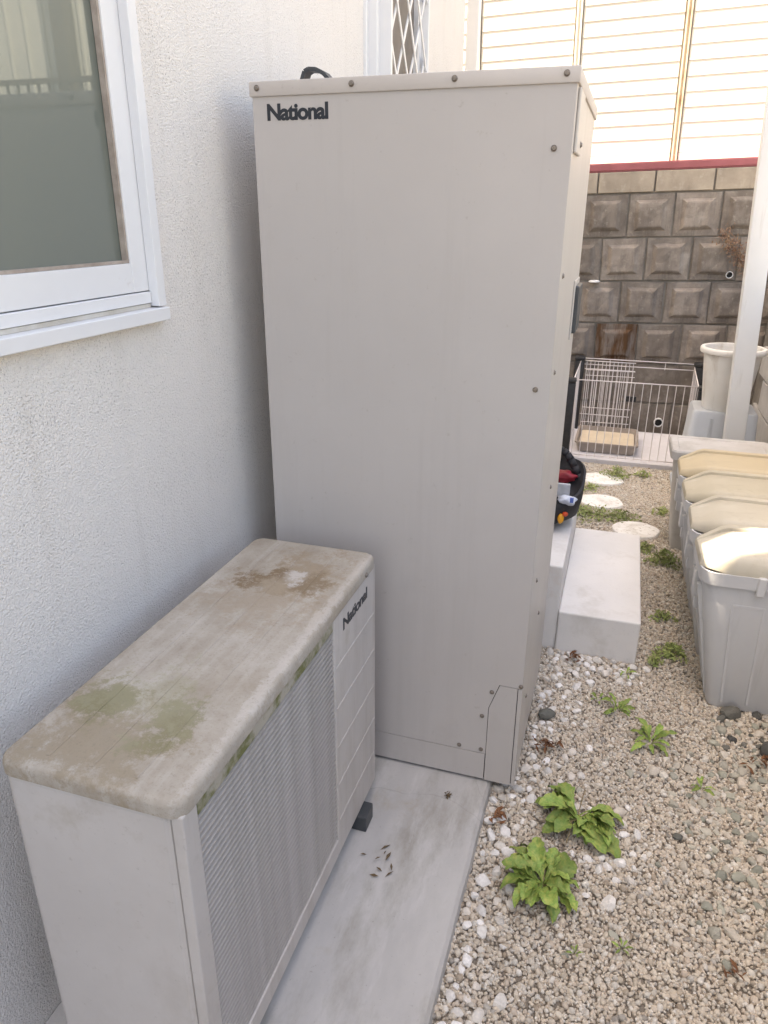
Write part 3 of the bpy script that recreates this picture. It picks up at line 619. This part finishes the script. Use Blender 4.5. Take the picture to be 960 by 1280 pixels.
# ================================================================== BINS
def make_bin(name, y0, lidm, label, dy=.285, dx0=0, tiltz=0, x1=1.66):
    o = empty(name, (1.42+dx0, y0+dy/2, GZ), label, 'bin', 'storage bins in a row')
    cx, cy = 1.42, 0; hx, hy = .225, dy/2
    def lr(lst): return [rrect(cx-1.42+sx, 0, a, b, r, z) for (sx, a, b, r, z) in lst]
    H = .525
    body = loft(lr([(.025, .150, hy-.045, .03, 0), (.025, .154, hy-.040, .035, .01), (0, hx-.012, hy-.012, .045, H-.05), (0, hx-.012, hy-.012, .045, H-.045), (0, hx, hy, .05, H-.044), (0, hx+.002, hy+.002, .052, H), (0, hx-.004, hy-.004, .048, H), (0, hx-.012, hy-.012, .045, H-.03)]), True, True)
    def add(nm, bm, m, sm=True, au=35, par=None):
        bmesh.ops.recalc_face_normals(bm, faces=bm.faces); me = bpy.data.meshes.new(nm); bm.to_mesh(me); bm.free()
        if sm: me.polygons.foreach_set('use_smooth', [True]*len(me.polygons)); me.set_sharp_from_angle(angle=R(au))
        me.materials.append(M[m]); q = share(nm, me, par or o); return q
    add('body', body, 'bin')
    # moulded ribs on both long sides, following the draft of the wall
    for s in (-1, 1):
        for xt, xb in ((-.02, -.005), (-.115, -.085)):
            bm = bmesh.new(); v = []
            for (x, z, yy) in ((xt, .415, hy-.020), (xb, .03, hy-.041)):
                for dx in (-.006, .006):
                    v.append(bm.verts.new((x+dx, s*(yy-.004), z))); v.append(bm.verts.new((x+dx*.6, s*(yy+.007), z)))
            for f in ((0, 1, 5, 4), (1, 3, 7, 5), (3, 2, 6, 7), (0, 2, 3, 1), (4, 5, 7, 6)): bm.faces.new([v[i] for i in f])
            add('rib', bm, 'bin', False)
        bm = bmesh.new(); bx(bm, -.115, -.02, min(s*(hy-.024), s*(hy-.015)), max(s*(hy-.024), s*(hy-.015)), .405, .417, bev=.002, seg=1); add('rib', bm, 'bin', False)
        bm = bmesh.new(); bx(bm, -.06, -.035, min(s*(hy-.005), s*(hy+.010)), max(s*(hy-.005), s*(hy+.010)), H-.062, H+.004, bev=.003, seg=1); add('clip', bm, 'bin', False)
    # pull handle on the passage end
    bm = bmesh.new(); bx(bm, -hx-.001, -hx+.03, -.022, .022, H-.15, H-.055, bev=.005); add('handle', bm, 'bin')
    bm = bmesh.new(); bx(bm, -hx+.012, -hx+.04, -.012, .012, H-.20, H-.152, bev=.004); add('latch', bm, 'bin')
    for yy in (-.07, .07):
        bm = bmesh.new(); v = [bm.verts.new(p) for p in ((-hx+.002, yy-.010, .45), (-hx+.002, yy+.010, .45), (-.134, yy*.7+.007, .02), (-.134, yy*.7-.007, .02), (-hx+.03, yy-.014, .45), (-hx+.03, yy+.014, .45), (-.11, yy*.7+.010, .02), (-.11, yy*.7-.010, .02))]
        for f in ((0, 1, 2, 3), (0, 4, 5, 1), (1, 5, 6, 2), (3, 2, 6, 7), (0, 3, 7, 4)): bm.faces.new([v[i] for i in f])
        add('rib', bm, 'bin', False)
    # lid: sheet with a sloping nose, cut corners, a rounded near edge and a ridge along the far edge
    D = 2*hy-.002; X_ = 2*hx+.008; bm = bmesh.new(); gv = []
    FY = ((0, 0), (.003, .28), (.010, .62), (.020, .88), (.030, .97), (.038, 1), (.07, 1), (.12, .985), (.17, .985), (D-.050, 1), (D-.046, .98), (D-.043, .86), (D-.038, .86), (D-.034, 1.12), (D-.026, 1.16), (D-.010, 1.16), (D-.004, 1.0), (D, 0))
    FX = ((0, .10), (.004, .30), (.014, .42), (.03, .50), (.055, .68), (.08, .86), (.10, .975), (.108, 1), (.13, 1), (.19, 1), (.27, .99), (.36, 1), (X_-.02, 1), (X_-.006, .9), (X_, .15))
    for (e, gx) in FX:
        cut = max(0, .085-e)*.55; k_ = (D-2*cut)/D
        gv.append([bm.verts.new((-hx-.004+e, -hy+.001+cut+yy*k_, H+.004+.052*fy*gx)) for yy, fy in FY])
    for i in range(len(FX)-1):
        for j in range(len(FY)-1): bm.faces.new((gv[i][j], gv[i+1][j], gv[i+1][j+1], gv[i][j+1]))
    ed = [e for e in bm.edges if e.is_boundary]; ex = bmesh.ops.extrude_edge_only(bm, edges=ed)
    for v in ex['geom']:
        if isinstance(v, bmesh.types.BMVert): v.co.z = H-.001
    add('lid', bm, lidm, True, 32)
    o.rotation_euler.z = R(tiltz)
    return o
make_bin('storage_bin', .60, 'lidpale', 'grey plastic bin with sunlit cream lid at the pebble end of the row', tiltz=1)
make_bin('storage_bin', .905, 'lidpale', 'grey plastic bin with cream lid, next after the sunlit lid', dx0=-.006, tiltz=-1)
make_bin('storage_bin', 1.215, 'lid', 'grey plastic bin with beige lid, second after the sunlit lid', dx0=-.012, tiltz=.5)
make_bin('storage_bin', 1.53, 'lidyellow', 'grey plastic bin with yellowish lid beside the flat lidded box', dx0=-.016, tiltz=-.5)
# flat lidded box at the end of the row
o = empty('storage_box', (1.40, 2.10, GZ), 'greyish white box with flat lid at the far end of bin row', 'box')
mk('body', loft([rrect(1.41, 2.10, .185, .125, .03, GZ), rrect(1.40, 2.10, .215, .140, .035, .45)]), 'box', o, True, 35)
mk('lid', loft([rrect(1.395, 2.10, .235, .152, .035, .45), rrect(1.395, 2.10, .235, .152, .035, .487), rrect(1.395, 2.10, .229, .146, .03, .495), rrect(1.395, 2.10, .20, .118, .02, .495), rrect(1.395, 2.10, .196, .114, .02, .491)]), 'box', o, True, 35)

# white post, slightly out of plumb
o = empty('post', (1.52, 2.64, GZ), 'white square aluminium post standing behind the storage bins', 'post')
bm = box(1.468, 1.572, 2.60, 2.68, GZ, 3.4, bev=.006)
for v in bm.verts: v.co.x += .0-(v.co.z-.45)*.0515
mk('shaft', bm, 'post', o, True, 30)
bm = box(1.478, 1.612, 2.585, 2.695, GZ-.005, GZ+.05, bev=.004); mk('base_sleeve', bm, 'post', o)
o = empty('post', (-.165, 3.2, GZ), 'slim white post rising past the corner of the house', 'post')
mk('shaft', box(-.205, -.135, 3.16, 3.23, GZ, 3.6, bev=.004), 'post', o); mk('base_sleeve', box(-.215, -.125, 3.15, 3.24, GZ, GZ+.05, bev=.003), 'post', o)

# upturned tub with a bucket on it
o = empty('tub', (1.49, 3.0, GZ), 'pale blue grey plastic tub turned upside down under a bucket', 'tub')
TB = loft([rrect(1.49, 3.0, .225, .185, .04, GZ), rrect(1.49, 3.0, .225, .185, .04, .0), rrect(1.49, 3.0, .208, .170, .04, .004), rrect(1.49, 3.0, .178, .150, .04, .475), rrect(1.49, 3.0, .170, .142, .036, .488)])
mk('body', TB, 'tub', o, True, 35)
for x in (1.42, 1.50, 1.58):
    bm = bmesh.new()
    v = [bm.verts.new(p) for p in ((x-.012, 2.832, .02), (x+.012, 2.832, .02), (x+.008, 2.847, .45), (x-.008, 2.847, .45), (x-.008, 2.826, .02), (x+.008, 2.826, .02), (x+.006, 2.843, .45), (x-.006, 2.843, .45))]
    for f in ((4, 5, 6, 7), (0, 4, 7, 3), (1, 2, 6, 5), (3, 7, 6, 2), (0, 1, 5, 4)): bm.faces.new([v[i] for i in f])
    mk('rib', bm, 'tub', o)
o = empty('bucket', (1.49, 2.985, .4885), 'off white plastic bucket standing on the upturned tub', 'bucket')
bc = (1.487, 2.985); n = 36
mk('body', loft([circ(*bc, .118, .4885, n), circ(*bc, .122, .495, n), circ(*bc, .158, .828, n), circ(*bc, .152, .828, n), circ(*bc, .116, .505, n)], True, True), 'bucket', o, True, 40)
mk('rim', loft([circ(*bc, .1585, .818, n), circ(*bc, .176, .815, n), circ(*bc, .180, .822, n), circ(*bc, .180, .838, n), circ(*bc, .175, .845, n), circ(*bc, .156, .845, n), circ(*bc, .1525, .829, n)], False, False), 'bucket', o, True, 50)

# ================================================================== WIRE PEN
o = PEN = empty('wire_pen', (.98, 3.7, GZ), 'low white wire pet pen with black corner posts against the block wall', 'pet pen')
fx0, fx1, fy, bx0, bx1, by = .60, 1.355, 3.30, .60, 1.40, 4.08
mk('floor', loft([rrect(.985, 3.69, .40, .405, .02, GZ), rrect(.985, 3.69, .405, .41, .02, .003), rrect(.985, 3.69, .398, .403, .018, .006), rrect(.985, 3.69, .385, .39, .015, -.002)]), 'tray', PEN, True, 40)
def post(x, y, h):
    bm = bmesh.new(); bx(bm, x-.036, x+.036, y-.03, y+.03, GZ, h-.03, bev=.01); bx(bm, x-.040, x+.040, y-.036, y+.036, h-.03, h, bev=.012); mk('corner_post', bm, 'black', PEN, True, 30)
post(fx0-.030, fy, .545); post(fx1+.050, fy, .545); post(bx0-.022, by, .56); post(bx1+.028, by, .56)
rx = rng
def wpanel(p0, p1, z0, z1, n, rails, r=.0025):
    p0, p1 = Vector(p0), Vector(p1)
    bm = bmesh.new()
    for z in rails: cylb(bm, p0+Vector((0, 0, z)), p1+Vector((0, 0, z)), r*1.5, 6)
    pa = mk('wire_panel', bm, 'wire', PEN, True)
    bm = cyl((0, 0, z0), (0, 0, z1), r, 6); me = bpy.data.meshes.new('wire'); bm.to_mesh(me); bm.free(); me.materials.append(M['wire'])
    for k in range(n):
        q = p0.lerp(p1, (k+.5)/n); share('wire', me, pa, (q.x-PEN.location.x, q.y-PEN.location.y, -PEN.location.z), (rng.uniform(-.004, .004), rng.uniform(-.004, .004), 0))
    return pa
wpanel((fx0, fy, 0), (fx1+.01, fy+.02, 0), .01, .535, 15, (.535, .02))
wpanel((bx0, by, 0), (bx1-.01, by, 0), .49, .545, 2, (.545, .50))
wpanel((bx0+.02, by-.02, 0), (.985, by-.02, 0), .02, .53, 13, (.53, .47, .12))
wpanel((fx0-.01, fy+.04, 0), (bx0-.01, by-.04, 0), .02, .53, 8, (.53, .02))
wpanel((fx1+.015, fy+.04, 0), (bx1-.01, by-.04, 0), .02, .53, 8, (.53, .02))
mk('latch', box(.945, 1.02, by-.045, by-.0255, .245, .285, bev=.004), 'black', PEN)
# inner folded-down panel leaning behind the front
wpanel((.64, 3.86, 0), (.985, 3.88, 0), .11, .50, 10, (.50, .46, .22, .11), .0018)
o = empty('litter_tray', (.845, 3.66, .0), 'brown grey litter tray with tan liner inside the wire pen', 'litter tray')
mk('tray', loft([rrect(.845, 3.66, .19, .21, .03, 0.0), rrect(.845, 3.66, .205, .225, .035, .06), rrect(.845, 3.66, .215, .235, .04, .062), rrect(.845, 3.66, .215, .235, .04, .075), rrect(.845, 3.66, .202, .222, .035, .075), rrect(.845, 3.66, .190, .208, .03, .035)]), 'litter', o, True, 35)
mk('liner', loft([rrect(.845, 3.66, .187, .205, .03, .036), rrect(.845, 3.66, .187, .205, .03, .046), rrect(.845, 3.66, .175, .19, .03, .049)]), 'liner', o, True, 35)

# ================================================================== BAG ON THE STEP
o = empty('bag', (.645, 1.28, .325), 'open black bag full of things slumped on the upper step', 'bag')
def blob(c, r, seed, amp=.2, sub=3, fr=2.2, flat=0):
    bm = bmesh.new(); bmesh.ops.create_icosphere(bm, subdivisions=sub, radius=1)
    for v in bm.verts:
        n_ = mnoise.noise(v.co*fr+Vector((seed*3.1, seed, -seed)))
        v.co = Vector((v.co.x*r[0], v.co.y*r[1], v.co.z*r[2]))*(1+amp*n_)+Vector(c)
    return bm
rings = []
for k, (z, cx_, rx_, ry_) in enumerate(((.326, .60, .085, .10), (.335, .605, .095, .115), (.375, .640, .128, .145), (.44, .657, .128, .145), (.51, .667, .124, .135), (.515, .667, .114, .125), (.48, .66, .105, .118))):
    rg = []
    for i in range(26):
        a = 2*math.pi*i/26; f = 1+.06*mnoise.noise(Vector((math.cos(a)*2, math.sin(a)*2, z*7)))
        zz = z+(.065*math.sin(a)+.02*math.cos(a)+.01*math.sin(3*a) if z > .44 else 0)
        rg.append(Vector((cx_+rx_*f*math.cos(a), 1.29+ry_*f*math.sin(a), zz)))
    rings.append(rg)
mk('body', loft(rings), 'bag', o, True, 60)
pts = [Vector((.60+.17*t, 1.35-.02*t, .50+.13*math.sin(math.pi*(.15+.85*t))*1.0)) for t in [i/10 for i in range(11)]]
bm = bmesh.new()
for a, b in zip(pts, pts[1:]): cylb(bm, a, b, .017, 8)
mk('handle', bm, 'bag', o, True)
setp(mk('cloth_bundle', blob((.700, 1.31, .525), (.05, .04, .026), 2, .55), 'redcloth', smooth=True), 'dark red cloth bundle sticking out of the black bag', 'cloth')
setp(mk('card_packet', box(.665, .735, 1.195, 1.21, .47, .53, bev=.004), 'greycard'), 'grey printed packet tucked in the black bag', 'packet')
q = empty('plastic_pack', (.715, 1.17, .46), 'crumpled clear plastic pack with blue print hanging over bag edge', 'plastic pack')
mk('wrap', blob((.728, 1.170, .472), (.036, .026, .018), 5, .6), 'clear', q, True); mk('print', box(.742, .756, 1.136, 1.145, .474, .494), 'blueprint', q)
q = empty('toy', (.70, 1.15, .385), 'small yellow and orange plastic toy on the side of black bag', 'toy')
mk('body', blob((.712, 1.158, .392), (.013, .012, .022), 3, .1), 'yellow', q, True); mk('cap', blob((.728, 1.158, .414), (.012, .01, .010), 4, .1), 'orange', q, True)

# ================================================================== STEPPING STONES
for (x, y, r, lb) in ((.85, 2.95, .13, 'round white stepping stone close to the wire pen'), (.86, 2.53, .125, 'round white stepping stone in the middle of the three'), (1.055, 2.15, .125, 'round white stepping stone next to the concrete step')):
    def ring(rr, z): return [Vector((x+rr*(1+.10*mnoise.noise(Vector((math.cos(i*.2094)*1.5+x*9, math.sin(i*.2094)*1.5, 0))))*math.cos(i*.2094), y+.9*rr*math.sin(i*.2094), z)) for i in range(30)]
    setp(mk('stepping_stone', loft([ring(r, GZ-.03), ring(r, GZ+.008), ring(r*.97, GZ+.014), ring(r*.9, GZ+.015)]), 'stone', smooth=True, auto=40), lb, 'stepping stone', 'stepping stones')

# ================================================================== LARGE PEBBLES
wm = stone_mat('white_stone', [(0, (.50, .46, .41)), (.15, (.72, .70, .67)), (.4, (.62, .565, .50)), (.6, (.80, .78, .76)), (.85, (.74, .71, .68)), (1, (.48, .465, .44))], .8, 120)
gmn = stone_mat('grey_stone', [(0, (.22, .225, .19)), (.2, (.36, .36, .30)), (.4, (.48, .45, .38)), (.6, (.31, .31, .265)), (.8, (.54, .48, .41)), (1, (.62, .59, .53))], .8, 120)
dmn = stone_mat('dark_stone', [(0, (.07, .07, .07)), (.5, (.13, .13, .115)), (1, (.19, .18, .16))], .8, 120)
def pebs(m, n, seed):
    out = []
    for k in range(n):
        bm = bmesh.new(); bmesh.ops.create_icosphere(bm, subdivisions=2, radius=1); r_ = random.Random(seed*50+k)
        for _ in range(11):  # chip flat facets
            d = Vector((r_.gauss(0, 1), r_.gauss(0, 1), r_.gauss(0, 1))).normalized(); lim = r_.uniform(.55, .8)
            for v in bm.verts:
                t = v.co.dot(d)
                if t > lim: v.co -= d*(t-lim)*.93
        for v in bm.verts: v.co *= 1+.09*mnoise.noise(v.co*1.6+Vector((k*5.3, seed, 0)))
        me = bpy.data.meshes.new('pebble'); bm.to_mesh(me); bm.free(); me.polygons.foreach_set('use_smooth', [True]*len(me.polygons)); me.set_sharp_from_angle(angle=R(26))
        me.materials.append(m); out.append(me)
    return out
WP, GP, DP = pebs(wm, 7, 1), pebs(gmn, 7, 2), pebs(dmn, 3, 3)
placed = []
def scatter(n, fn, s0, s1, meshes, name, label, cat, group, flat=.75):
    c = 0; tr = 0
    while c < n and tr < n*60:
        tr += 1; x, y = fn(); s = rng.uniform(s0, s1)
        if any((x-a)**2+(y-b)**2 < ((s+t)*.86)**2 for a, b, t in placed): continue
        placed.append((x, y, s)); c += 1
        z = GZ-.001+s*flat*rng.uniform(.22, .55)+.008*mnoise.noise(Vector((x*2.2, y*2.2, 0)))
        o = share(name, rng.choice(meshes), None, (x, y, z), (rng.uniform(-.5, .5), rng.uniform(-.5, .5), rng.uniform(0, 6.28)), (s*rng.uniform(.9, 1.35), s*rng.uniform(.8, 1.05), s*flat*rng.uniform(.8, 1.1)))
        setp(o, label, cat, group)
def one(x, y, s, meshes, name, label, sc=(1, 1, .8)):
    placed.append((x, y, s)); o = share(name, rng.choice(meshes), None, (x, y, GZ+.003+s*.4), (.1, .1, rng.uniform(0, 6)), (s*sc[0], s*sc[1], s*sc[2])); setp(o, label, 'stone')
G1 = ('white_pebble', 'small rough white pebble lying along the edge of the concrete pad', 'pebble', 'white pebbles along the pad')
G2 = ('white_pebble', 'small rough white pebble at the foot of the tall cabinet', 'pebble', 'white pebbles beside the cabinet')
G3 = ('white_pebble', 'small white pebble in front of the concrete step', 'pebble', 'white pebbles by the step')
G4 = ('white_pebble', 'white pebble lying loose among the leafy plants', 'pebble', 'white pebbles among the plants')
G5 = ('grey_pebble', 'greenish grey rounded pebble strewn in front of the bins', 'pebble', 'grey pebbles before the bins')
one(.775, .40, .030, DP, 'slate_stone', 'flat bluish dark stone wedged beside the tall cabinet', (1.0, 1.3, .6))
one(1.17, -.02, .015, DP, 'black_pebble', 'single small black pebble on the open gravel')
one(1.015, .015, .026, GP, 'flat_stone', 'large flat grey stone lying to the right of the leafy plants', (.8, 1.3, .6))
one(1.37, .60, .036, DP, 'dark_stone', 'large dark stone against the foot of the sunlit lid bin', (1.3, .9, .8))
one(1.47, .42, .040, DP, 'dark_stone', 'large dark boulder beside the dark stone at the bins', (1.3, 1, .8))
scatter(44, lambda: (.668+abs(rng.gauss(0, .05)), rng.uniform(-.75, -.03)), .010, .0205, WP, *G1)
scatter(12, lambda: (rng.uniform(.665, .73), rng.uniform(-.04, .05)), .013, .022, WP, *G1)
scatter(58, lambda: (.742+abs(rng.gauss(0, .075)), rng.uniform(.0, .72)), .009, .0195, WP, *G2)
scatter(34, lambda: (rng.uniform(.74, 1.03), .815-abs(rng.gauss(0, .045))), .011, .021, WP, *G3)
scatter(10, lambda: (rng.uniform(.98, 1.10), rng.uniform(.68, .80)), .010, .019, WP, *G3)
scatter(24, lambda: (rng.gauss(.97, .06), rng.gauss(-.12, .07)), .010, .019, WP, *G4)
scatter(8, lambda: (rng.gauss(.82, .05), rng.gauss(-.02, .06)), .010, .016, WP, *G4)
scatter(22, lambda: (rng.uniform(1.33, 1.56), rng.uniform(.40, .63)), .010, .024, DP+GP[:1], 'dark_pebble', 'dark damp pebble huddled at the foot of the sunlit lid bin', 'pebble', 'dark pebbles at the bin foot')
scatter(46, lambda: (rng.gauss(1.24, .07), rng.gauss(.17, .13)), .010, .020, GP, *G5)
scatter(60, lambda: (rng.gauss(1.36, .09), rng.gauss(-.02, .12)), .010, .020, GP, *G5)
scatter(34, lambda: (rng.uniform(1.30, 1.52), rng.uniform(.25, .58)), .012, .026, GP, *G5)
scatter(45, lambda: (rng.uniform(.9, 1.5), rng.uniform(-.6, .3)), .007, .015, GP, 'grey_pebble', 'small grey or tan stone scattered on the near gravel', 'pebble', 'stones scattered on the near gravel')

# ================================================================== PLANTS
def leaf_mesh(seed, L=1.0, W=.36, droop=.25, pet=.3):
    bm = bmesh.new(); r_ = random.Random(seed); n = 18; rows_ = []
    for i in range(n+1):
        t = i/n
        if t < pet: wd = .035
        else: s = (t-pet)/(1-pet); wd = W*.5*max(0, math.sin(math.pi*min(1, s**.85*.98+.02)))**.62*(1+.10*math.sin(s*21+seed)+.06*math.sin(s*47+2*seed))+.006
        x = t*L; z = .34*math.sin(t*math.pi*.62)-droop*t*t*1.6
        rr = []
        for j in (-1, -.5, 0, .5, 1):
            rr.append(bm.verts.new((x, wd*j*L, (z+abs(j)*wd*.45-.035*math.sin(s*15+j*2+seed if t > pet else 0)*abs(j))*L)))
        rows_.append(rr)
    for a, b in zip(rows_, rows_[1:]):
        for j in range(4): bm.faces.new((a[j], a[j+1], b[j+1], b[j]))
    me = bpy.data.meshes.new('leaf'); bm.to_mesh(me); bm.free(); me.polygons.foreach_set('use_smooth', [True]*len(me.polygons)); me.materials.append(M['leaf']); return me
LV = [leaf_mesh(k, 1, .34+.05*(k % 3), .10+.05*(k % 4), .30+.07*(k % 2)) for k in range(6)]
LN = [leaf_mesh(20+k, 1, .26, .16, .18) for k in range(3)]
def rosette(x, y, n, s0, s1, label, meshes=LV, stems=0, bias=None):
    o = empty('weed_plant', (x, y, GZ+.006), label, 'plant', 'leafy weeds in the gravel')
    for k in range(n):
        a = 2*math.pi*k/n*1.0+rng.uniform(-.35, .35) if bias is None else rng.choice(bias)+rng.gauss(0, .38)
        s = rng.uniform(s0, s1); d = rng.uniform(0, .25*s)
        share('leaf', rng.choice(meshes), o, (d*math.cos(a), d*math.sin(a), rng.uniform(.003, .016)), (rng.uniform(-.5, .5), rng.uniform(-.55, .25), a), (s, s, s))
    for k in range(stems):
        a = rng.uniform(0, 6.28); l = rng.uniform(.5, .9)*s1; bm = bmesh.new(); p0 = Vector((x, y, GZ+.01)); p1 = p0+Vector((l*.6*math.cos(a), l*.6*math.sin(a), .03)); p2 = p0+Vector((l*math.cos(a), l*math.sin(a), .012))
        cylb(bm, p0, p1, .0018, 5); cylb(bm, p1, p2, .0016, 5); mk('stem', bm, 'stem', o)
    return o
rosette(.838, -.295, 46, .05, .105, 'bushy green leafy weed closest to the concrete pad edge', stems=8)
rosette(.905, -.045, 44, .06, .125, 'sprawling leafy weed with bare stems beside the white pebbles', stems=14, bias=(2.6, 3.3, 4.0, -.5, -.2, 5.0))
rosette(1.105, .36, 12, .05, .085, 'flat ragged green weed in the open gravel', meshes=LV[:3]+LN)
rosette(1.00, .50, 13, .035, .058, 'small star shaped green weed in the open gravel', meshes=LN)
rosette(.935, .535, 6, .025, .04, 'tiny pale green seedling beside the small star shaped weed', meshes=LN)
rosette(1.245, .19, 6, .03, .05, 'small green weed growing up among the grey pebbles', meshes=LN)
rosette(1.025, .73, 5, .02, .035, 'tiny weed between white pebbles by the concrete step', meshes=LN)
rosette(1.03, -.42, 6, .015, .024, 'tiny yellow green sprout alone on the near gravel', meshes=LN)
rosette(.93, -.46, 5, .015, .025, 'tiny drab sprout next to the yellow green sprout', meshes=LN)
def tuft(x, y, rad, h, n, label, m='grass'):
    bm = bmesh.new(); r_ = random.Random(int(x*1000+y*77))
    for k in range(int(n*1.7)):
        a = r_.uniform(0, 6.28); d = rad*r_.random()**.7*(1+.35*math.sin(3*a+x*40)); p = Vector((x+d*math.cos(a), y+d*math.sin(a), GZ+r_.uniform(0, h)*max(.1, 1-.6*d/rad)))
        l = r_.uniform(.006, .015); e = Euler((r_.uniform(-.9, .9), r_.uniform(-.9, .9), r_.uniform(0, 6.28))).to_matrix()
        vs_ = [bm.verts.new(p+e@Vector(c)) for c in ((-l, 0, 0), (0, -l*.38, l*.1), (l, 0, 0), (0, l*.38, l*.1))]; bm.faces.new(vs_)
    o = empty('weed_clump', (x, y, GZ), label, 'weed', 'small weeds along the passage'); me_o = mk('leaves', bm, m, o)
    bm = bmesh.new()
    for k in range(5):
        a = 1.3*k; cylb(bm, (x, y, GZ-.005), (x+rad*.6*math.cos(a), y+rad*.6*math.sin(a), GZ+h*.7), .0012, 4)
    mk('stems', bm, 'stem', o)
for (x, y, rd, h, n, lb) in ((1.185, 1.78, .075, .085, 260, 'bushy green weed against the foot of the flat lidded box'), (1.19, .93, .055, .06, 170, 'bright green weed beside the bins opposite the near end of step'), (1.17, 1.22, .05, .035, 90, 'thin low weed beside the second bin'),
                            (.93, 3.02, .085, .09, 230, 'feathery weed patch beside the stepping stone close to pen'), (1.10, 3.10, .05, .05, 60, 'sparse dry weed tuft before the pen floor'), (.85, 2.30, .14, .05, 240, 'low weed mat between the middle stone and the step'), (.98, 2.32, .09, .05, 170, 'weed mat touching the stepping stone next to step'),
                            (.74, 2.33, .09, .05, 150, 'weed mat beside the bag end of the step'), (.78, 2.75, .08, .04, 100, 'pale weed patch between two stepping stones'), (1.10, 1.92, .05, .05, 110, 'small weed on the step side of the last stepping stone'), (1.20, 2.45, .05, .05, 90, 'small weed growing by the far corner of the flat lidded box'), (1.13, .86, .03, .03, 40, 'tiny weed at the corner of the concrete step')):
    tuft(x, y, rd, h, n, lb)
# dried things
def drybits(name, x, y, z, rad, n, label, cat, m='dry', l0=.008, l1=.02, flat=.012):
    bm = bmesh.new(); r_ = random.Random(n*7+int(x*100))
    for k in range(n):
        a = r_.uniform(0, 6.28); d = rad*r_.random(); p = Vector((x+d*math.cos(a), y+d*math.sin(a), z+r_.uniform(.001, flat))); l = r_.uniform(l0, l1); e = Euler((r_.uniform(-.5, .5), r_.uniform(-.5, .5), r_.uniform(0, 6.28))).to_matrix()
        bm.faces.new([bm.verts.new(p+e@Vector(c)) for c in ((-l, 0, 0), (0, -l*.3, l*.15), (l, 0, 0), (0, l*.3, l*.15))])
    setp(mk(name, bm, m), label, cat)
drybits('dry_leaves', .70, -.10, GZ+.012, .035, 16, 'reddish brown dry leaf litter at the pad edge', 'leaf litter')
drybits('dry_leaves', .79, .24, GZ+.016, .05, 26, 'brown dry leaf litter among pebbles beside the cabinet', 'leaf litter')
drybits('dry_leaves', .84, .78, GZ+.016, .045, 14, 'dry brown bits among white pebbles by the step', 'leaf litter')
drybits('dry_leaves', 1.44, .36, GZ+.012, .08, 22, 'orange brown leaf litter beside the dark boulder', 'leaf litter')
drybits('dry_leaves', 1.27, -.40, GZ+.012, .03, 7, 'few rusty leaf scraps on the near gravel', 'leaf litter')
drybits('dry_leaves', .415, -.37, 0, .06, 9, 'dark dry leaf scraps on the concrete pad by the pump', 'leaf litter', 'drygrass')
drybits('dried_moss', .545, -.09, 0, .012, 40, 'small brown clump of dried moss on the concrete pad', 'moss', 'drygrass', .003, .007, .008)
# dried creeper on the block wall
o = empty('dry_creeper', (1.53, 4.16, 1.3), 'reddish dried creeper clinging to the block wall near the post', 'creeper')
bm = bmesh.new(); r_ = random.Random(5)
for k in range(520):
    t = r_.random(); cx_ = 1.44+.22*t; cz_ = 1.44-.26*t; s = .05
    p = Vector((cx_+r_.gauss(0, .028), 4.15-abs(r_.gauss(0, .02)), cz_+r_.gauss(0, .035))); l = r_.uniform(.006, .015); e = Euler((r_.uniform(0, 6), r_.uniform(0, 6), r_.uniform(0, 6))).to_matrix()
    bm.faces.new([bm.verts.new(p+e@Vector(c)) for c in ((-l, 0, 0), (0, -l*.4, 0), (l, 0, 0), (0, l*.4, 0))])
mk('leaves', bm, 'vine', o)
bm = bmesh.new()
for k in range(5):
    a = Vector((1.42+.01*k, 4.163, 1.46)); 
    for j in range(6):
        b = a+Vector((.045, r_.uniform(-.004, .004), -.05+r_.uniform(-.02, .02))); cylb(bm, a, b, .002, 5); a = b
mk('stems', bm, 'vine', o)
